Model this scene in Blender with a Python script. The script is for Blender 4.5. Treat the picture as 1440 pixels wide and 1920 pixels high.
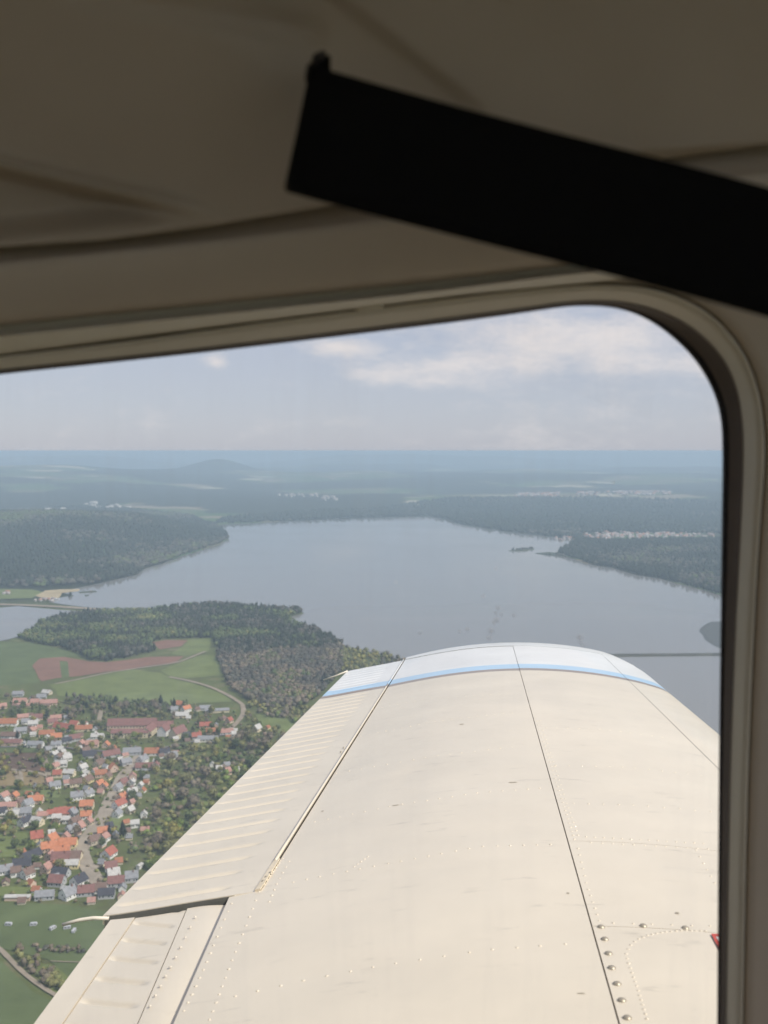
import bpy, bmesh, math, random
import numpy as np
from mathutils import Vector, Matrix, noise

random.seed(7); RNG = np.random.default_rng(11)
for o in list(bpy.data.objects): bpy.data.objects.remove(o)
SC = bpy.context.scene
COL = SC.collection
R_ = math.radians

# ------------------------------------------------------------------ camera
FPX, W0, H0 = 1900.0, 1440.0, 1920.0
PITCH = math.atan((960 - 845) / FPX)
ALT = 360.0
cam_d = bpy.data.cameras.new('camera'); cam = bpy.data.objects.new('camera', cam_d); COL.objects.link(cam)
cam_d.sensor_fit = 'VERTICAL'; cam_d.sensor_height = 24.0; cam_d.sensor_width = 18.0
cam_d.lens = 24.0 * FPX / H0
cam_d.clip_start = 0.01; cam_d.clip_end = 400000
cam.rotation_euler = (math.pi / 2 - PITCH, 0, 0)
cam_d.dof.use_dof = True; cam_d.dof.focus_distance = 2.6; cam_d.dof.aperture_fstop = 6.3
SC.camera = cam

# ------------------------------------------------------------------ light
SUN_EL, SUN_AZ = 48.0, (0.88, -0.42)
SX, SY = SUN_AZ; _n = math.hypot(SX, SY); SX /= _n; SY /= _n
to_sun = Vector((SX * math.cos(R_(SUN_EL)), SY * math.cos(R_(SUN_EL)), math.sin(R_(SUN_EL))))
sd = bpy.data.lights.new('sun', 'SUN'); sun = bpy.data.objects.new('sun', sd); COL.objects.link(sun)
sd.energy = 3.2; sd.angle = R_(0.6); sd.color = (1.0, 0.95, 0.86)
sun.rotation_euler = to_sun.to_track_quat('Z', 'Y').to_euler()
world = bpy.data.worlds.new('World'); SC.world = world; world.use_nodes = True
nt = world.node_tree; nt.nodes.clear()
def N(t, kind, **kw):
    n = t.nodes.new(kind)
    for k, v in kw.items():
        if k.startswith('i_'):
            key = k[2:]; key = int(key) if key.isdigit() else key.replace('_', ' ')
            n.inputs[key].default_value = v
        else: setattr(n, k, v)
    return n
wo = N(nt, 'ShaderNodeOutputWorld'); bg = N(nt, 'ShaderNodeBackground'); bg.inputs[1].default_value = 0.10
sky = N(nt, 'ShaderNodeTexSky', sky_type='NISHITA', sun_disc=False)
sky.sun_elevation = R_(SUN_EL); sky.sun_rotation = math.atan2(SX, SY); sky.altitude = 700
sky.air_density = 1.0; sky.dust_density = 1.0; sky.ozone_density = 1.5
tc = N(nt, 'ShaderNodeTexCoord')
mp = N(nt, 'ShaderNodeMapping'); mp.inputs['Scale'].default_value = (1.0, 1.0, 2.3); mp.inputs['Location'].default_value = (0.31, 0.1, 0.02)
n1 = N(nt, 'ShaderNodeTexNoise', i_Scale=15.0, i_Detail=12.0, i_Roughness=0.66)
n2 = N(nt, 'ShaderNodeTexNoise', i_Scale=3.1, i_Detail=3.0, i_Roughness=0.5)
L = nt.links
L.new(tc.outputs['Generated'], mp.inputs[0]); L.new(mp.outputs[0], n1.inputs['Vector']); L.new(mp.outputs[0], n2.inputs['Vector'])
add = N(nt, 'ShaderNodeMath', operation='ADD'); L.new(n1.outputs[0], add.inputs[0])
half = N(nt, 'ShaderNodeMath', operation='MULTIPLY', i_1=0.6); L.new(n2.outputs[0], half.inputs[0]); L.new(half.outputs[0], add.inputs[1])
cr = N(nt, 'ShaderNodeMapRange', i_1=0.80, i_2=1.36, i_3=0.0, i_4=1.0); cr.interpolation_type = 'SMOOTHSTEP'
L.new(add.outputs[0], cr.inputs[0])
# a cumulus bank of its own low in the sky
def bank(direction, size, gain):
    d = Vector(direction).normalized()
    vs = N(nt, 'ShaderNodeVectorMath', operation='SUBTRACT'); L.new(tc.outputs['Generated'], vs.inputs[0]); vs.inputs[1].default_value = d
    sc_ = N(nt, 'ShaderNodeVectorMath', operation='MULTIPLY'); L.new(vs.outputs[0], sc_.inputs[0]); sc_.inputs[1].default_value = (1 / size[0], 1 / size[0], 1 / size[1])
    ln = N(nt, 'ShaderNodeVectorMath', operation='LENGTH'); L.new(sc_.outputs[0], ln.inputs[0])
    mr = N(nt, 'ShaderNodeMapRange', i_1=0.0, i_2=1.0, i_3=gain, i_4=0.0); L.new(ln.outputs['Value'], mr.inputs[0])
    return mr
def pdir(px, py):
    x, y = (px - 720) / FPX, -(py - 960) / FPX
    return (x, math.cos(PITCH) + y * math.sin(PITCH), -math.sin(PITCH) + y * math.cos(PITCH))
tot = add
for px, py, sx, sz, g in [(1120, 630, .17, .038, .46), (405, 680, .022, .013, .55), (640, 652, .05, .012, .46), (810, 690, .11, .028, .34), (1270, 690, .12, .018, .30)]:
    b = bank(pdir(px, py), (sx, sz), g)
    a2 = N(nt, 'ShaderNodeMath', operation='ADD'); L.new(tot.outputs[0], a2.inputs[0]); L.new(b.outputs[0], a2.inputs[1]); tot = a2
L.new(tot.outputs[0], cr.inputs[0])
clampf = N(nt, 'ShaderNodeMath', operation='MULTIPLY', i_1=1.0); L.new(cr.outputs[0], clampf.inputs[0])
veil = N(nt, 'ShaderNodeMix', data_type='RGBA'); veil.inputs[0].default_value = 0.80
L.new(sky.outputs[0], veil.inputs[6]); veil.inputs[7].default_value = (3.68, 3.80, 4.50, 1)
mixc = N(nt, 'ShaderNodeMix', data_type='RGBA'); L.new(clampf.outputs[0], mixc.inputs[0]); L.new(veil.outputs[2], mixc.inputs[6]); mixc.inputs[7].default_value = (5.9, 5.55, 5.5, 1)
L.new(mixc.outputs[2], bg.inputs[0]); L.new(bg.outputs[0], wo.inputs[0])

SC.view_settings.view_transform = 'Standard'; SC.view_settings.look = 'None'
SC.view_settings.exposure = 0.45; SC.view_settings.gamma = 1.0
SC.render.engine = 'CYCLES'
SC.cycles.use_denoising = True
SC.cycles.adaptive_threshold = 0.02; SC.cycles.max_bounces = 7; SC.cycles.diffuse_bounces = 4; SC.cycles.transparent_max_bounces = 16; SC.cycles.volume_bounces = 0
SC.cycles.sample_clamp_indirect = 6.0

# ------------------------------------------------------------------ helpers
FWD = Vector((0, math.cos(PITCH), -math.sin(PITCH))); UPV = Vector((0, math.sin(PITCH), math.cos(PITCH))); RGT = Vector((1, 0, 0))
def ray(px, py): return RGT * ((px - 720) / FPX) + UPV * (-(py - 960) / FPX) + FWD
def P(px, py, d): return ray(px, py) * d
def G(px, py, z=-ALT):
    r = ray(px, py); t = z / r.z; return Vector((r.x * t, r.y * t, z))
def link(o, parent=None):
    COL.objects.link(o)
    if parent is not None: o.parent = parent
    return o
def tag(o, label=None, cat=None, group=None, kind=None):
    if label: o['label'] = label
    if cat: o['category'] = cat
    if group: o['group'] = group
    if kind: o['kind'] = kind
    return o
def empty(name, loc=(0, 0, 0), parent=None):
    o = bpy.data.objects.new(name, None); o.location = loc; o.empty_display_size = 0.2
    return link(o, parent)
def mesh_obj(name, v, f, m, parent=None, smooth=False):
    me = bpy.data.meshes.new(name); me.from_pydata([tuple(x) for x in v], [], f); me.update()
    if m: me.materials.append(m)
    if smooth: me.polygons.foreach_set('use_smooth', [True] * len(me.polygons))
    return link(bpy.data.objects.new(name, me), parent)
def np_mesh(name, v, tris, m, tint=None):
    v = np.asarray(v, np.float32); tris = np.asarray(tris, np.int32)
    me = bpy.data.meshes.new(name)
    me.vertices.add(len(v)); me.vertices.foreach_set('co', v.ravel())
    me.loops.add(tris.size); me.loops.foreach_set('vertex_index', tris.ravel())
    me.polygons.add(len(tris)); me.polygons.foreach_set('loop_start', np.arange(0, tris.size, 3, dtype=np.int32))
    me.update(calc_edges=True)
    if tint is not None:
        a = me.attributes.new('tint', 'FLOAT_COLOR', 'POINT'); c = np.ones((len(v), 4), np.float32); c[:, :3] = tint
        a.data.foreach_set('color', c.ravel())
    me.materials.append(m)
    return me
class MB:
    def __init__(s): s.v = []; s.f = []
    def box(s, c, size, M=None):
        x, y, z = (k / 2 for k in size); b = len(s.v)
        for sx in (-1, 1):
            for sy in (-1, 1):
                for sz in (-1, 1):
                    p = Vector((c[0] + sx * x, c[1] + sy * y, c[2] + sz * z)); s.v.append(M @ p if M else p)
        for f in ((0, 1, 3, 2), (4, 6, 7, 5), (0, 4, 5, 1), (2, 3, 7, 6), (0, 2, 6, 4), (1, 5, 7, 3)): s.f.append([b + i for i in f])
        return s
    def tube(s, pts, rad, n=8):
        b = len(s.v); pts = [Vector(p) for p in pts]
        for i, p in enumerate(pts):
            t = (pts[min(i + 1, len(pts) - 1)] - pts[max(i - 1, 0)]).normalized()
            a = t.orthogonal().normalized(); c = t.cross(a); r = rad[i] if isinstance(rad, (list, tuple)) else rad
            for k in range(n): s.v.append(p + (a * math.cos(6.2832 * k / n) + c * math.sin(6.2832 * k / n)) * r)
        for i in range(len(pts) - 1):
            for k in range(n): s.f.append([b + i * n + k, b + i * n + (k + 1) % n, b + (i + 1) * n + (k + 1) % n, b + (i + 1) * n + k])
        s.f.append([b + k for k in range(n)][::-1]); s.f.append([b + (len(pts) - 1) * n + k for k in range(n)])
        return s
    def build(s, name, m, parent=None, smooth=False): return mesh_obj(name, s.v, s.f, m, parent, smooth)

def mat(name, base, rough=0.8, var=None, bump=None, spec=0.3, metal=0.0, coords='Object', coat=0.0):
    """base colour with optional (scale, amount, detail) brightness variation and (scale, strength, distance) bump"""
    m = bpy.data.materials.new(name); m.use_nodes = True; t = m.node_tree; b = t.nodes['Principled BSDF']
    b.inputs['Base Color'].default_value = (*base, 1); b.inputs['Roughness'].default_value = rough
    b.inputs['Specular IOR Level'].default_value = spec; b.inputs['Metallic'].default_value = metal; b.inputs['Coat Weight'].default_value = coat
    c = N(t, 'ShaderNodeTexCoord')
    if var:
        n = N(t, 'ShaderNodeTexNoise', i_Scale=var[0], i_Detail=var[2] if len(var) > 2 else 5.0, i_Roughness=0.62)
        t.links.new(c.outputs[coords], n.inputs['Vector'])
        mr = N(t, 'ShaderNodeMapRange', i_1=0.25, i_2=0.75, i_3=1 - var[1], i_4=1 + var[1]); t.links.new(n.outputs[0], mr.inputs[0])
        mx = N(t, 'ShaderNodeVectorMath', operation='SCALE'); mx.inputs[0].default_value = base; t.links.new(mr.outputs[0], mx.inputs['Scale'])
        t.links.new(mx.outputs[0], b.inputs['Base Color'])
    if bump:
        n = N(t, 'ShaderNodeTexNoise', i_Scale=bump[0], i_Detail=4.0); t.links.new(c.outputs[coords], n.inputs['Vector'])
        bp = N(t, 'ShaderNodeBump', i_Strength=bump[1], i_Distance=bump[2]); t.links.new(n.outputs[0], bp.inputs['Height']); t.links.new(bp.outputs[0], b.inputs['Normal'])
    return m
def tint_mat(name, var=(0.25, 0.3)):
    m = mat(name, (1, 1, 1), 0.9, spec=0.1); t = m.node_tree; b = t.nodes['Principled BSDF']
    a = N(t, 'ShaderNodeAttribute', attribute_name='tint'); c = N(t, 'ShaderNodeTexCoord')
    n = N(t, 'ShaderNodeTexNoise', i_Scale=var[0], i_Detail=3.0); t.links.new(c.outputs['Object'], n.inputs['Vector'])
    mr = N(t, 'ShaderNodeMapRange', i_1=0.3, i_2=0.7, i_3=1 - var[1], i_4=1 + var[1]); t.links.new(n.outputs[0], mr.inputs[0])
    mx = N(t, 'ShaderNodeVectorMath', operation='SCALE'); t.links.new(a.outputs['Color'], mx.inputs[0]); t.links.new(mr.outputs[0], mx.inputs['Scale'])
    t.links.new(mx.outputs[0], b.inputs['Base Color'])
    return m
def in_poly(x, y, poly):
    r = np.zeros(x.shape, bool); n = len(poly)
    for i in range(n):
        x1, y1 = poly[i]; x2, y2 = poly[(i + 1) % n]
        if y1 == y2: continue
        r ^= ((y1 > y) != (y2 > y)) & (x < (x2 - x1) * (y - y1) / (y2 - y1) + x1)
    return r
def poly_dist(x, y, poly):
    d = np.full(x.shape, 1e12); n = len(poly)
    for i in range(n):
        x1, y1 = poly[i]; x2, y2 = poly[(i + 1) % n]; dx, dy = x2 - x1, y2 - y1
        t = np.clip(((x - x1) * dx + (y - y1) * dy) / (dx * dx + dy * dy + 1e-9), 0, 1)
        d = np.minimum(d, np.hypot(x - x1 - t * dx, y - y1 - t * dy))
    return d
def ground_poly(px, jit=0.0, step=None):
    pts = [G(*p).xy for p in px]; out = []
    for i, a in enumerate(pts):
        b = pts[(i + 1) % len(pts)]; d = (b - a).length
        k = max(1, min(24, int(d / step))) if step else 1
        for j in range(k):
            q = a.lerp(b, j / k)
            if jit and j: q = q + Vector((noise.noise((q.x * .013, q.y * .013, 1.3)), noise.noise((q.x * .013, q.y * .013, 7.7)))) * jit
            out.append((q.x, q.y))
    return out
def sheet(name, poly, dz, m, **kw):
    z = -ALT + dz; o = mesh_obj(name, [(x, y, z) for x, y in poly], [list(range(len(poly)))], m)
    if o.data.polygons[0].normal.z < 0: o.data.flip_normals()
    tag(o, kind='structure', **kw); return o
def strip(name, px, width, dz, m, **kw):
    pts = [G(*p) for p in px]; v = []; f = []
    fine = []
    for a, b in zip(pts[:-1], pts[1:]):
        for k in range(5): fine.append(a.lerp(b, k / 5))
    fine.append(pts[-1])
    # soften the corners
    for _ in range(6): fine = [fine[0]] + [(fine[i - 1] + fine[i] * 2 + fine[i + 1]) / 4 for i in range(1, len(fine) - 1)] + [fine[-1]]
    for i, p in enumerate(fine):
        t = (fine[min(i + 1, len(fine) - 1)] - fine[max(i - 1, 0)]).normalized(); s = Vector((-t.y, t.x, 0))
        w = width * (1 + .18 * noise.noise((i * .7, width, 3)))
        v += [p + s * w / 2 + Vector((0, 0, dz)), p - s * w / 2 + Vector((0, 0, dz))]
        if i: f.append([2 * i - 2, 2 * i - 1, 2 * i + 1, 2 * i])
    o = mesh_obj(name, v, f, m); tag(o, kind='structure', **kw); return o

# ------------------------------------------------------------------ landscape: shapes of water
LAKE = ground_poly([(415, 992), (405, 984), (520, 979), (620, 974), (720, 971), (800, 969), (826, 972), (850, 980), (880, 987), (960, 999), (1030, 1007), (1072, 1012),
    (1072, 1019), (1055, 1031), (1040, 1038), (1075, 1048), (1110, 1060), (1150, 1066), (1200, 1080), (1240, 1086), (1290, 1100), (1353, 1117), (1500, 1150), (1900, 1215), (2300, 1290),
    (2100, 1500), (1500, 1640), (1150, 1500), (930, 1330), (760, 1240), (712, 1227), (690, 1222), (652, 1214), (628, 1199), (590, 1182), (548, 1168), (536, 1158), (570, 1151), (562, 1144), (500, 1142), (445, 1137), (400, 1134), (330, 1139),
    (285, 1146), (230, 1143), (170, 1140), (118, 1134), (96, 1130), (104, 1123), (135, 1117), (112, 1110), (140, 1104), (180, 1096), (255, 1079), (272, 1067), (330, 1048), (380, 1031), (412, 1022), (429, 1011), (425, 1003)], 14, 60)
BAY = ground_poly([(-260, 1146), (0, 1140), (34, 1137), (66, 1140), (110, 1144), (177, 1148), (110, 1157), (72, 1172), (45, 1192), (18, 1199), (0, 1203), (-260, 1222)], 8, 40)
def lake_dist(x, y):
    return np.where(in_poly(x, y, LAKE), 0, poly_dist(x, y, LAKE))
def far_noise(x, y):
    return np.array([noise.fractal((a * 1.9e-4, b * 1.1e-4, 0.7), 1.0, 2.0, 4) for a, b in zip(x, y)])
def height(x, y):
    x = np.asarray(x, float); y = np.asarray(y, float); r = np.hypot(x, y)
    d = lake_dist(x, y); sm = np.clip(d / 420, 0, 1); sm = sm * sm * (3 - 2 * sm)
    h = 88 * np.exp(-(((x + 1500) / 950) ** 2 + ((y - 4250) / 820) ** 2)) + 42 * np.exp(-(((x + 2700) / 900) ** 2 + ((y - 3600) / 500) ** 2))
    h = h + 26 * np.exp(-(((x - 1600) / 900) ** 2 + ((y - 3700) / 420) ** 2)) + 34 * np.exp(-(((x - 1100) / 2600) ** 2 + ((y - 7000) / 700) ** 2))
    k = np.clip((r - 5600) / 6000, 0, 1)
    h = h + k * np.clip((46000 - r) / 16000, 0, 1) * np.maximum(0, 55 + 190 * far_noise(x, y))
    h = h + 150 * np.exp(-(((x + 2120) / 400) ** 2 + ((y - 13000) / 800) ** 2))
    h = h + 190 * np.exp(-(((x - 300) / 2600) ** 2 + ((y - 23000) / 1500) ** 2)) + 150 * np.exp(-(((x + 6000) / 3000) ** 2 + ((y - 21000) / 1500) ** 2))
    return np.where(d <= 0, 0, h * sm)
# ground sheet: a polar grid round the point below the camera, finer ahead
az = np.concatenate([np.linspace(-28, 28, 190), np.linspace(29, 331, 70)])
rr = np.concatenate([[0.5], np.geomspace(120, 4200, 46), np.geomspace(4400, 30000, 150), np.geomspace(31500, 72000, 14)])
AZ, RR = np.meshgrid(np.radians(az), rr); gx = (RR * np.sin(AZ)).ravel(); gy = (RR * np.cos(AZ)).ravel()
gz = np.where((gy > 2300), height(gx, gy), 0.0) - ALT
na = len(az); gv = np.stack([gx, gy, gz], 1); gf = []
for i in range(len(rr) - 1):
    for j in range(na):
        k = (j + 1) % na; a, b, c, d = i * na + j, i * na + k, (i + 1) * na + k, (i + 1) * na + j
        gf += [(a, b, c), (a, c, d)]
def ground_material():
    m = mat('land', (.06, .08, .03), 0.95, spec=0.05); t = m.node_tree; b = t.nodes['Principled BSDF']; l = t.links
    c = N(t, 'ShaderNodeTexCoord')
    def nz(scale, det=4.0, rough=.55, loc=(0, 0, 0), sc=(1, 1, 1)):
        mp_ = N(t, 'ShaderNodeMapping'); mp_.inputs['Location'].default_value = loc; mp_.inputs['Scale'].default_value = sc; l.new(c.outputs['Object'], mp_.inputs[0])
        n = N(t, 'ShaderNodeTexNoise', i_Scale=scale, i_Detail=det, i_Roughness=rough); l.new(mp_.outputs[0], n.inputs['Vector']); return n
    def ramp(src, stops, interp='LINEAR'):
        r = N(t, 'ShaderNodeValToRGB'); e = r.color_ramp.elements; r.color_ramp.interpolation = interp
        while len(e) < len(stops): e.new(0.5)
        for k, (p_, col) in enumerate(stops): e[k].position = p_; e[k].color = (*col, 1)
        l.new(src, r.inputs[0]); return r
    def mix(f, a, bb):
        x = N(t, 'ShaderNodeMix', data_type='RGBA'); l.new(f, x.inputs[0]); l.new(a, x.inputs[6]); l.new(bb, x.inputs[7]); return x
    vor = N(t, 'ShaderNodeTexVoronoi', i_Scale=0.0034); vor.feature = 'F1'
    wv = nz(.002, 2); wm = N(t, 'ShaderNodeVectorMath', operation='MULTIPLY_ADD'); l.new(wv.outputs['Color'], wm.inputs[0]); wm.inputs[1].default_value = (260, 260, 0); l.new(c.outputs['Object'], wm.inputs[2])
    l.new(wm.outputs[0], vor.inputs['Vector'])
    sep = N(t, 'ShaderNodeSeparateColor'); l.new(vor.outputs['Color'], sep.inputs[0])
    fields = ramp(sep.outputs[0], [(0.0, (.07, .12, .035)), (.3, (.10, .13, .05)), (.52, (.15, .14, .07)), (.68, (.26, .21, .14)), (.8, (.08, .13, .04)), (.92, (.42, .37, .26))], 'CONSTANT')
    forest = ramp(nz(.02, 6, .7).outputs[0], [(.3, (.018, .024, .014)), (.55, (.034, .042, .022)), (.75, (.055, .055, .032))])
    fm = ramp(nz(.00055, 5, .55, (400, 1700, 0), (1, .75, 1)).outputs[0], [(.455, (1, 1, 1)), (.475, (0, 0, 0))])
    far = mix(fm.outputs[0], forest.outputs[0], fields.outputs[0]); far.inputs[0].default_value = .5
    x1 = mix(fm.outputs[0], forest.outputs[0], fields.outputs[0])
    near = ramp(nz(.03, 8, .75).outputs[0], [(.28, (.055, .062, .028)), (.42, (.10, .105, .045)), (.52, (.105, .13, .042)), (.62, (.16, .145, .075)), (.75, (.26, .22, .15))])
    # distance from the village decides: gardens and rough grass there, forest and field country farther away
    vl = N(t, 'ShaderNodeVectorMath', operation='DISTANCE'); l.new(c.outputs['Object'], vl.inputs[0]); vl.inputs[1].default_value = (-350, 1100, -ALT)
    mr = N(t, 'ShaderNodeMapRange', i_1=1250.0, i_2=1500.0); l.new(vl.outputs['Value'], mr.inputs[0])
    fin = mix(mr.outputs[0], near.outputs[0], x1.outputs[2])
    l.new(fin.outputs[2], b.inputs['Base Color'])
    return m
M_LAND = ground_material()
me = np_mesh('ground', gv, gf, M_LAND); me.polygons.foreach_set('use_smooth', [True] * len(me.polygons))
tag(link(bpy.data.objects.new('ground', me)), kind='structure')

def water_material():
    m = mat('lake_water', (.225, .215, .20), 0.06, spec=0.5); t = m.node_tree; b = t.nodes['Principled BSDF']
    b.inputs['IOR'].default_value = 1.33
    c = N(t, 'ShaderNodeTexCoord'); n = N(t, 'ShaderNodeTexNoise', i_Scale=0.35, i_Detail=5.0, i_Roughness=.6); t.links.new(c.outputs['Object'], n.inputs['Vector'])
    bp = N(t, 'ShaderNodeBump', i_Strength=0.05, i_Distance=0.3); t.links.new(n.outputs[0], bp.inputs['Height']); t.links.new(bp.outputs[0], b.inputs['Normal'])
    n2 = N(t, 'ShaderNodeTexNoise', i_Scale=0.0028, i_Detail=3.0); t.links.new(c.outputs['Object'], n2.inputs['Vector'])
    mr = N(t, 'ShaderNodeMapRange', i_1=.35, i_2=.65, i_3=.04, i_4=.14); t.links.new(n2.outputs[0], mr.inputs[0]); t.links.new(mr.outputs[0], b.inputs['Roughness'])
    return m
M_WATER = water_material()
sheet('lake', LAKE, 0.9, M_WATER); sheet('lake_bay', BAY, 0.9, M_WATER)

# ------------------------------------------------------------------ fields, tracks, roads
def field_mat(name, col, ang=0.0, amt=.22):
    m = mat(name, col, .95, var=(.03, amt, 7.0), spec=.05); return m
M_G1 = field_mat('grass_bright', (.15, .178, .062)); M_G2 = field_mat('grass_deep', (.11, .138, .058)); M_G3 = field_mat('grass_yellow', (.16, .19, .075))
M_S1 = field_mat('soil_red', (.225, .125, .090), amt=.16); M_S2 = field_mat('soil_brown', (.13, .088, .068), amt=.16); M_S3 = field_mat('straw', (.25, .19, .105))
M_SAND = field_mat('sand', (.42, .34, .21)); M_ROAD = mat('road_dust', (.33, .28, .22), .95, var=(.06, .22), spec=.05); M_TRACK = mat('track', (.30, .25, .19), .95, var=(.08, .25), spec=.05)
M_ASPH = mat('asphalt', (.16, .15, .145), .9, var=(.08, .2))
def field(px, m, dz=.25): return sheet('field', ground_poly(px, 5, 30), dz, m)
field([(-120, 1203), (0, 1203), (60, 1206), (110, 1216), (160, 1230), (120, 1232), (75, 1235), (58, 1251), (76, 1280), (-120, 1296)], M_G2)
field([(60, 1250), (75, 1235), (120, 1232), (165, 1240), (200, 1242), (280, 1232), (345, 1231), (330, 1242), (270, 1250), (200, 1260), (150, 1268), (105, 1272), (78, 1278)], M_S1, .45)
field([(112, 1240), (127, 1241), (130, 1270), (116, 1272)], M_G2, .7)
field([(285, 1205), (310, 1200), (352, 1201), (340, 1212), (300, 1218)], M_S1, .45)
field([(352, 1199), (396, 1197), (390, 1222), (345, 1230), (320, 1226), (342, 1213)], M_G1)
field([(300, 1257), (345, 1240), (378, 1228), (402, 1230), (418, 1250), (426, 1266), (350, 1272), (318, 1268)], M_G1)
field([(90, 1284), (150, 1273), (240, 1254), (300, 1262), (322, 1272), (370, 1284), (408, 1297), (434, 1312), (390, 1317), (200, 1312), (110, 1305)], M_G1, .3)
field([(200, 1300), (320, 1298), (430, 1310), (436, 1316), (330, 1322), (190, 1318)], M_G3, .5)
field([(-40, 1412), (70, 1412), (80, 1446), (-40, 1444)], M_S2, .4)
field([(-40, 1445), (78, 1448), (88, 1472), (-40, 1476)], M_S3, .4)
field([(-40, 1398), (76, 1402), (74, 1411), (-40, 1411)], M_G2, .4)
field([(44, 1482), (90, 1478), (116, 1486), (110, 1497), (50, 1494)], M_G3, .4)
field([(-40, 1535), (30, 1537), (36, 1556), (-40, 1560)], M_G3, .4)
field([(-40, 1562), (50, 1562), (56, 1590), (40, 1606), (-40, 1612)], M_G1, .4)
field([(200, 1532), (250, 1530), (240, 1556), (205, 1560)], M_G3, .4)
field([(340, 1500), (400, 1500), (420, 1530), (350, 1534)], M_G1, .4)
field([(480, 1340), (560, 1352), (540, 1380), (486, 1366)], M_G1, .4)
field([(-60, 1662), (60, 1664), (110, 1674), (60, 1681), (-60, 1681)], M_G1, .4)
field([(-60, 1690), (120, 1696), (210, 1712), (230, 1780), (150, 1850), (90, 1800), (-60, 1760)], M_G2, .4)
field([(-60, 1800), (0, 1800), (60, 1860), (100, 1880), (80, 2000), (-60, 2000)], M_G2, .5)
field([(40, 1800), (110, 1812), (190, 1850), (150, 1890), (100, 1862)], M_G1, .3)
TR = [('dirt_track', [(104, 1283), (150, 1274), (200, 1262), (270, 1252), (335, 1243), (360, 1232), (385, 1222)], 5.5), ('dirt_track', [(318, 1270), (360, 1278), (400, 1290), (437, 1309), (455, 1322)], 6.5),
      ('dirt_track', [(455, 1322), (458, 1338), (448, 1352), (434, 1366), (425, 1376)], 7), ('dirt_track', [(192, 1316), (188, 1340), (183, 1368)], 6.0),
      ('dirt_track', [(-20, 1443), (40, 1444), (80, 1452), (92, 1458)], 5), ('dirt_track', [(28, 1446), (33, 1462), (37, 1476)], 4), ('dirt_track', [(38, 1446), (40, 1462), (42, 1476)], 4),
      ('dirt_track', [(-20, 1768), (0, 1780), (20, 1802), (50, 1832), (95, 1864), (150, 1890)], 3.6), ('dirt_track', [(95, 1804), (140, 1806), (190, 1806)], 1.2)]
for nm, px, w in TR: strip(nm, px, w, .95, M_TRACK)
strip('village_street', [(262, 1418), (236, 1446), (222, 1470), (208, 1500), (197, 1530), (180, 1556), (160, 1584), (150, 1596)], 13, .8, M_ROAD)
strip('village_street', [(208, 1495), (196, 1528), (172, 1558), (152, 1590), (156, 1614), (172, 1640), (190, 1662)], 13, 1.1, M_ROAD)
strip('side_street', [(80, 1412), (86, 1432), (90, 1452), (96, 1476)], 6, 1.0, M_TRACK)
strip('side_street', [(-20, 1536), (40, 1534), (90, 1530), (140, 1540)], 5, 1.0, M_ROAD)
strip('side_street', [(90, 1562), (130, 1566), (152, 1570)], 4, 1.0, M_ASPH)
strip('side_street', [(0, 1402), (80, 1400), (160, 1406), (250, 1416), (330, 1398), (425, 1378)], 5, 1.2, M_ASPH)
strip('side_street', [(120, 1616), (160, 1618), (182, 1630)], 6, 1.3, M_ROAD)
sheet('beach', ground_poly([(66, 1118), (84, 1108), (112, 1106), (150, 1105), (148, 1109), (116, 1113), (110, 1122), (84, 1124)], 4, 20), 1.3, M_SAND)
field([(-60, 1104), (60, 1106), (82, 1112), (60, 1122), (-60, 1126)], M_G1, 1.1)
strip('causeway', [(-60, 1132), (0, 1134), (60, 1136), (120, 1139), (180, 1143), (240, 1146), (290, 1149)], 22, 1.6, M_TRACK)
# low dam across the lake with a stone edge, and a flat grey patch raised beside it
def dam():
    a, b = G(1060, 1231), G(2100, 1222); t = (b - a).normalized(); s = Vector((-t.y, t.x, 0)); v = []; f = []; n = 60
    for i in range(n + 1):
        p = a.lerp(b, i / n); w = 8 + 3.0 * noise.noise((i * .9, 0, 0))
        for off, z in ((-w - 2.5, .3), (-w, 2.6), (w, 2.6), (w + 2.5, .3)): v.append((p.x + s.x * off, p.y + s.y * off, -ALT + z))
        if i: f += [[4 * i - 4 + k, 4 * i - 3 + k, 4 * i + 1 + k, 4 * i + k] for k in range(3)]
    o = mesh_obj('dam', v, f, mat('dam_stone', (.085, .085, .07), .95, var=(.08, .4))); tag(o, kind='structure')
dam()
def flat_island(px, dz, m, name='island'):
    pts = ground_poly(px, 6, 24); n = len(pts); cx = sum(p[0] for p in pts) / n; cy = sum(p[1] for p in pts) / n
    v = [(x, y, -ALT + .6) for x, y in pts] + [(cx + (x - cx) * .9, cy + (y - cy) * .9, -ALT + dz) for x, y in pts]
    f = [[i, (i + 1) % n, n + (i + 1) % n, n + i] for i in range(n)] + [list(range(n, 2 * n))]
    return tag(mesh_obj(name, v, f, m), kind='structure')
M_GREY = mat('flat_grey', (.085, .09, .085), .7, var=(.05, .2))
flat_island([(1308, 1186), (1316, 1174), (1332, 1166), (1365, 1164), (1460, 1168), (1500, 1196), (1450, 1218), (1350, 1218), (1326, 1206)], 1.6, M_GREY)
M_BANK = mat('bank', (.07, .08, .05), .95, var=(.05, .3))
flat_island([(952, 1034), (976, 1030), (1000, 1028), (1002, 1031), (978, 1034)], 3.0, M_BANK)
flat_island([(1002, 1038), (1030, 1036), (1060, 1040), (1058, 1045), (1020, 1041)], 3.0, M_BANK)
flat_island([(146, 1111), (180, 1108), (183, 1111), (150, 1113)], 2.0, M_BANK)
flat_island([(128, 1118), (137, 1117), (138, 1119), (129, 1120)], 2.0, M_BANK); flat_island([(158, 1117), (166, 1116), (167, 1118), (159, 1119)], 2.0, M_BANK)

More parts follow.
